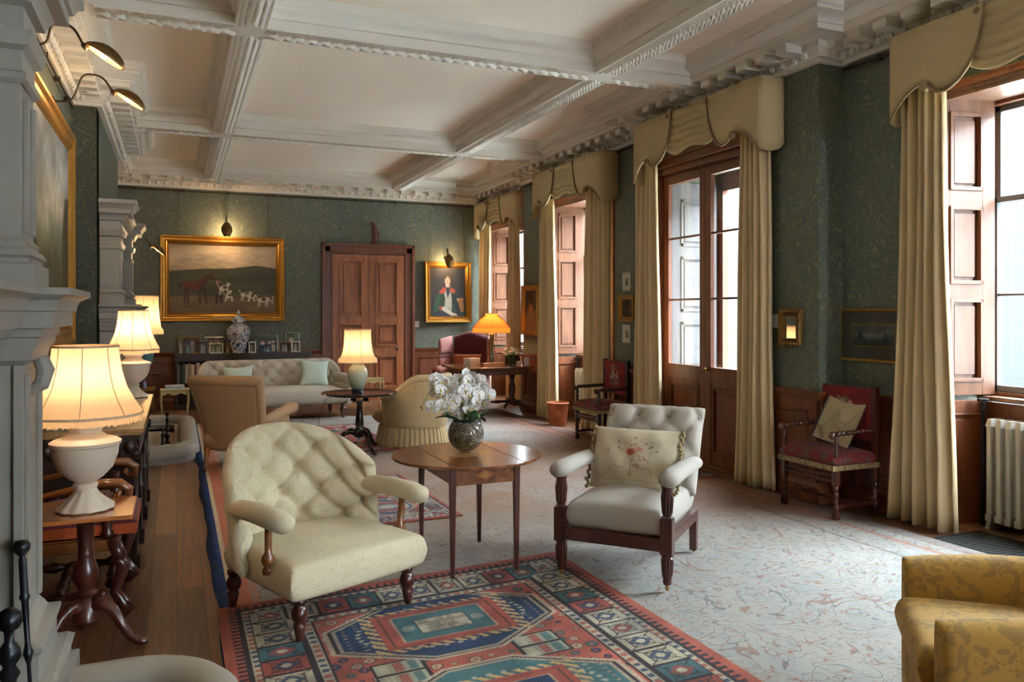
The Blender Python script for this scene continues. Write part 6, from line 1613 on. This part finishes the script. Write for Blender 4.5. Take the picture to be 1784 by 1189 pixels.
t = empty('desk_screen', 'dark arched desk stand at the right end of the writing table', 'desk stand', (4.98, 11.78, .761))
b = B(); b.prism([(-.13, 0), (.13, 0), (.13, .08)]+[(.13*math.cos(a), .08+.14*math.sin(a)) for a in np.linspace(.2, PI-.2, 10)]+[(-.13, .08)], lambda x, z, d: (x, d, z), -.012, .012); b.build('arched_panel', M['darkoak'], t, bevel=.003)
B().box((0, 0, .01), (.28, .10, .02)).build('foot', M['darkoak'], t, bevel=.003)
b = B(); b.lathe([(.038, 0), (.04, .005), (.04, .09), (.036, .09)], n=20); o = b.build('candle', M['alabaster'], smooth=False, auto=40); o.location = (4.93, 11.42, .761); tag(o, 'short cream candle on the writing table by the white card', 'candle')
o = box_thing('greeting_card', 'white card standing near the right edge of the writing table', 'card', 5.06, 11.42, .761, (.10, .006, .15), M['paperwhite'], .3, .001)
# ---- bin
t = empty('wastepaper_bin', 'terracotta wastepaper bin with a gold crest in front of the middle curtain', 'bin', (5.02, 10.22, 0))
b = B(); b.lathe([(.0001, .012), (.112, .012), (.115, 0), (.118, 0), (.125, .03), (.15, .30), (.160, .31), (.160, .325), (.150, .33), (.143, .30), (.112, .02)], n=36, closed=False); b.build('body', M['terracotta'], t, auto=50, fix=False)
b = B(); 
for k in range(12):
    a = k*PI/6; b.ball((-.146+.0, .0, 0), .001, 4)
th = math.atan2(-1, -.5)
for (du, dz) in [(0, .2), (0, .235), (0, .165), (.03, .2), (-.03, .2), (.022, .225), (-.022, .225), (.022, .175), (-.022, .175)]:
    a = th+du/.14; r_ = .142; b.ball((r_*math.cos(a), r_*math.sin(a), dz-.02), .012, 8, (.6, .6, 1))
b.build('crest', M['gilt'], t, smooth=True, fix=False)
for s in (-1, 1):
    b = B(); a = th+s*1.5; b.tube([(.152*math.cos(a), .152*math.sin(a), .27), (.175*math.cos(a), .175*math.sin(a), .25), (.152*math.cos(a), .152*math.sin(a), .22)], .006, 6); b.build('handle', M['brass'], t, smooth=True)
# ---- barley-twist red armchairs
def tapestry(seed, w=50, h=40):
    im = Img(w, h, (122, 26, 28)).mott(.15, 6, 6, seed); rr = random.Random(seed)
    for k in range(46):
        a = rr.uniform(0, 6.28); d_ = rr.random(); im.ell(.5+.26*d_*math.cos(a), .55+.34*d_*math.sin(a), rr.uniform(.03, .07), rr.uniform(.02, .06), rr.choice([(150, 140, 110), (104, 104, 88), (74, 84, 78), (132, 112, 84), (168, 154, 128)]), .85, a)
    return im
def twist(b, p0, p1, r=.018, n=10, pitch=.05, kind='twist'):
    p0 = Vector(p0); p1 = Vector(p1); L = (p1-p0).length; k = int(L/(pitch/5))
    m = Matrix.Translation(p0) @ (p1-p0).to_track_quat('Z', 'Y').to_matrix().to_4x4()
    if kind == 'twist': b.lathe([(r, L*i/k) for i in range(k+1)], M=m, n=n, fn=lambda a, z: 1+.28*math.cos(a-2*PI*z/pitch))
    else: b.lathe([(r*(.62+.45*abs(math.sin(PI*(L*i/k)/pitch*1.0))), L*i/k) for i in range(k+1)], M=m, n=n)
    return b
def red_chair(label, x, y, rz, kind='bead'):
    t = empty('barley_twist_armchair', label, 'armchair', (x, y, .017), rz)
    for s in (-1, 1):
        for yy in (-.20, .20):
            b = B(); b.box((s*.28, yy, .03), (.042, .042, .06)); twist(b, (s*.28, yy, .06), (s*.28, yy, .26), .022, kind=kind); b.box((s*.28, yy, .33), (.045, .045, .14))
            if yy < 0: twist(b, (s*.28, yy, .46), (s*.28, yy, .64), .02, kind=kind)
            else: b.box((s*.28, yy+.005, .70), (.04, .04, .60))
            b.build('leg', M['darkoak'] if kind == 'twist' else M['mahog'], t, fix=False, auto=50)
        b = B(); twist(b, (s*.28, .20, .665), (s*.28, -.20, .655), .02, kind=kind); b.ball((s*.28, -.235, .645), .032, 10, (.8, 1, 1)); b.build('arm', M['darkoak'] if kind == 'twist' else M['mahog'], t, fix=False, smooth=True)
        b = B(); b.box((s*.28, 0, .10), (.03, .38, .03)); b.build('stretcher', M['mahog'], t, bevel=.003)
    for z in (.285, .325):
        b = B(); twist(b, (-.26, -.20, z), (.26, -.20, z), .016, kind=kind); b.build('stretcher', M['mahog'], t, fix=False, smooth=True)
    B().box((0, 0, .10), (.54, .03, .03)).build('stretcher', M['mahog'], t, bevel=.003)
    b = B(); slab(b, lambda u, v: (.30*u, -.01+.235*v, .445), .10, 14, 14, 12, 12, puff=.025); b.build('seat', M['redfab'], t, smooth=True)
    b = B()
    for k in range(44):
        xx = -.30+.6*k/43; b.box((xx, -.248, .395), (.011, .008, .035+.008*(k % 2)))
    for s in (-1, 1):
        for k in range(32): b.box((s*.303, -.24+.46*k/31, .395), (.008, .011, .035+.008*(k % 2)))
    f_ = b.build('seat_fringe', M['tassel'], t, fix=False); f_['kind'] = 'stuff'
    b = B(); b.box((0, .20, .78), (.54, .03, .42)); b.build('back_panel', M['maroon'], t, bevel=.006)
    tapestry(int(x*10+y)).surf('tapestry', lambda u, v: (-.25+.5*u, .180-.018*math.sin(PI*u)*math.sin(PI*v), .585+.39*v), M['needle'], t)
    return t
red_chair('red tapestry armchair with beaded turned legs beside the nearest curtain', 4.86, 4.94, -PI/2, 'bead')
red_chair('red tapestry armchair with dark twisted frame behind the grey armchair, by the middle radiator', 4.86, 8.66, -PI/2, 'twist')
im = Img(70, 70, (166, 150, 116)).mott(.08, 5, 5, 3); im.line([(.1, .2), (.4, .6), (.7, .4), (.95, .8)], .01, (120, 104, 78), .6).line([(.2, .5), (.6, .3)], .012, (130, 112, 84), .5).ell(.6, .65, .14, .18, (186, 172, 140), .6).poly([(.0, .25), (.1, .30), (.32, .06), (.22, .02)], (110, 84, 52), .7).line([(.2, .95), (.5, .75), (.8, .9)], .008, (130, 116, 90), .6)
r = picture('leaning_print', 'thin-framed cream print leaning on the seat of the nearer red armchair', 'picture', (4.97, 4.93, .735), -PI/2, .40, .42, .010, im, 'darkoak', .014, mslip=False, tilt=0)
r.rotation_euler = (math.radians(-24), math.radians(7), -PI/2)
r = empty('red_tassel_cord', 'red cord tassel hanging by the wall behind the nearer red armchair', 'tassel', (4.955, 5.56, .20))
b = B(); b.tube([(0, 0, .17), (-.01, 0, .08), (0, 0, 0)], .006, 6); b.build('cord', M['maroon'], r, smooth=True); b = B(); b.lathe([(.01, .02), (.022, 0), (.026, -.08), (.03, -.10)], n=12); b.build('tassel', M['redfab'], r, smooth=True)
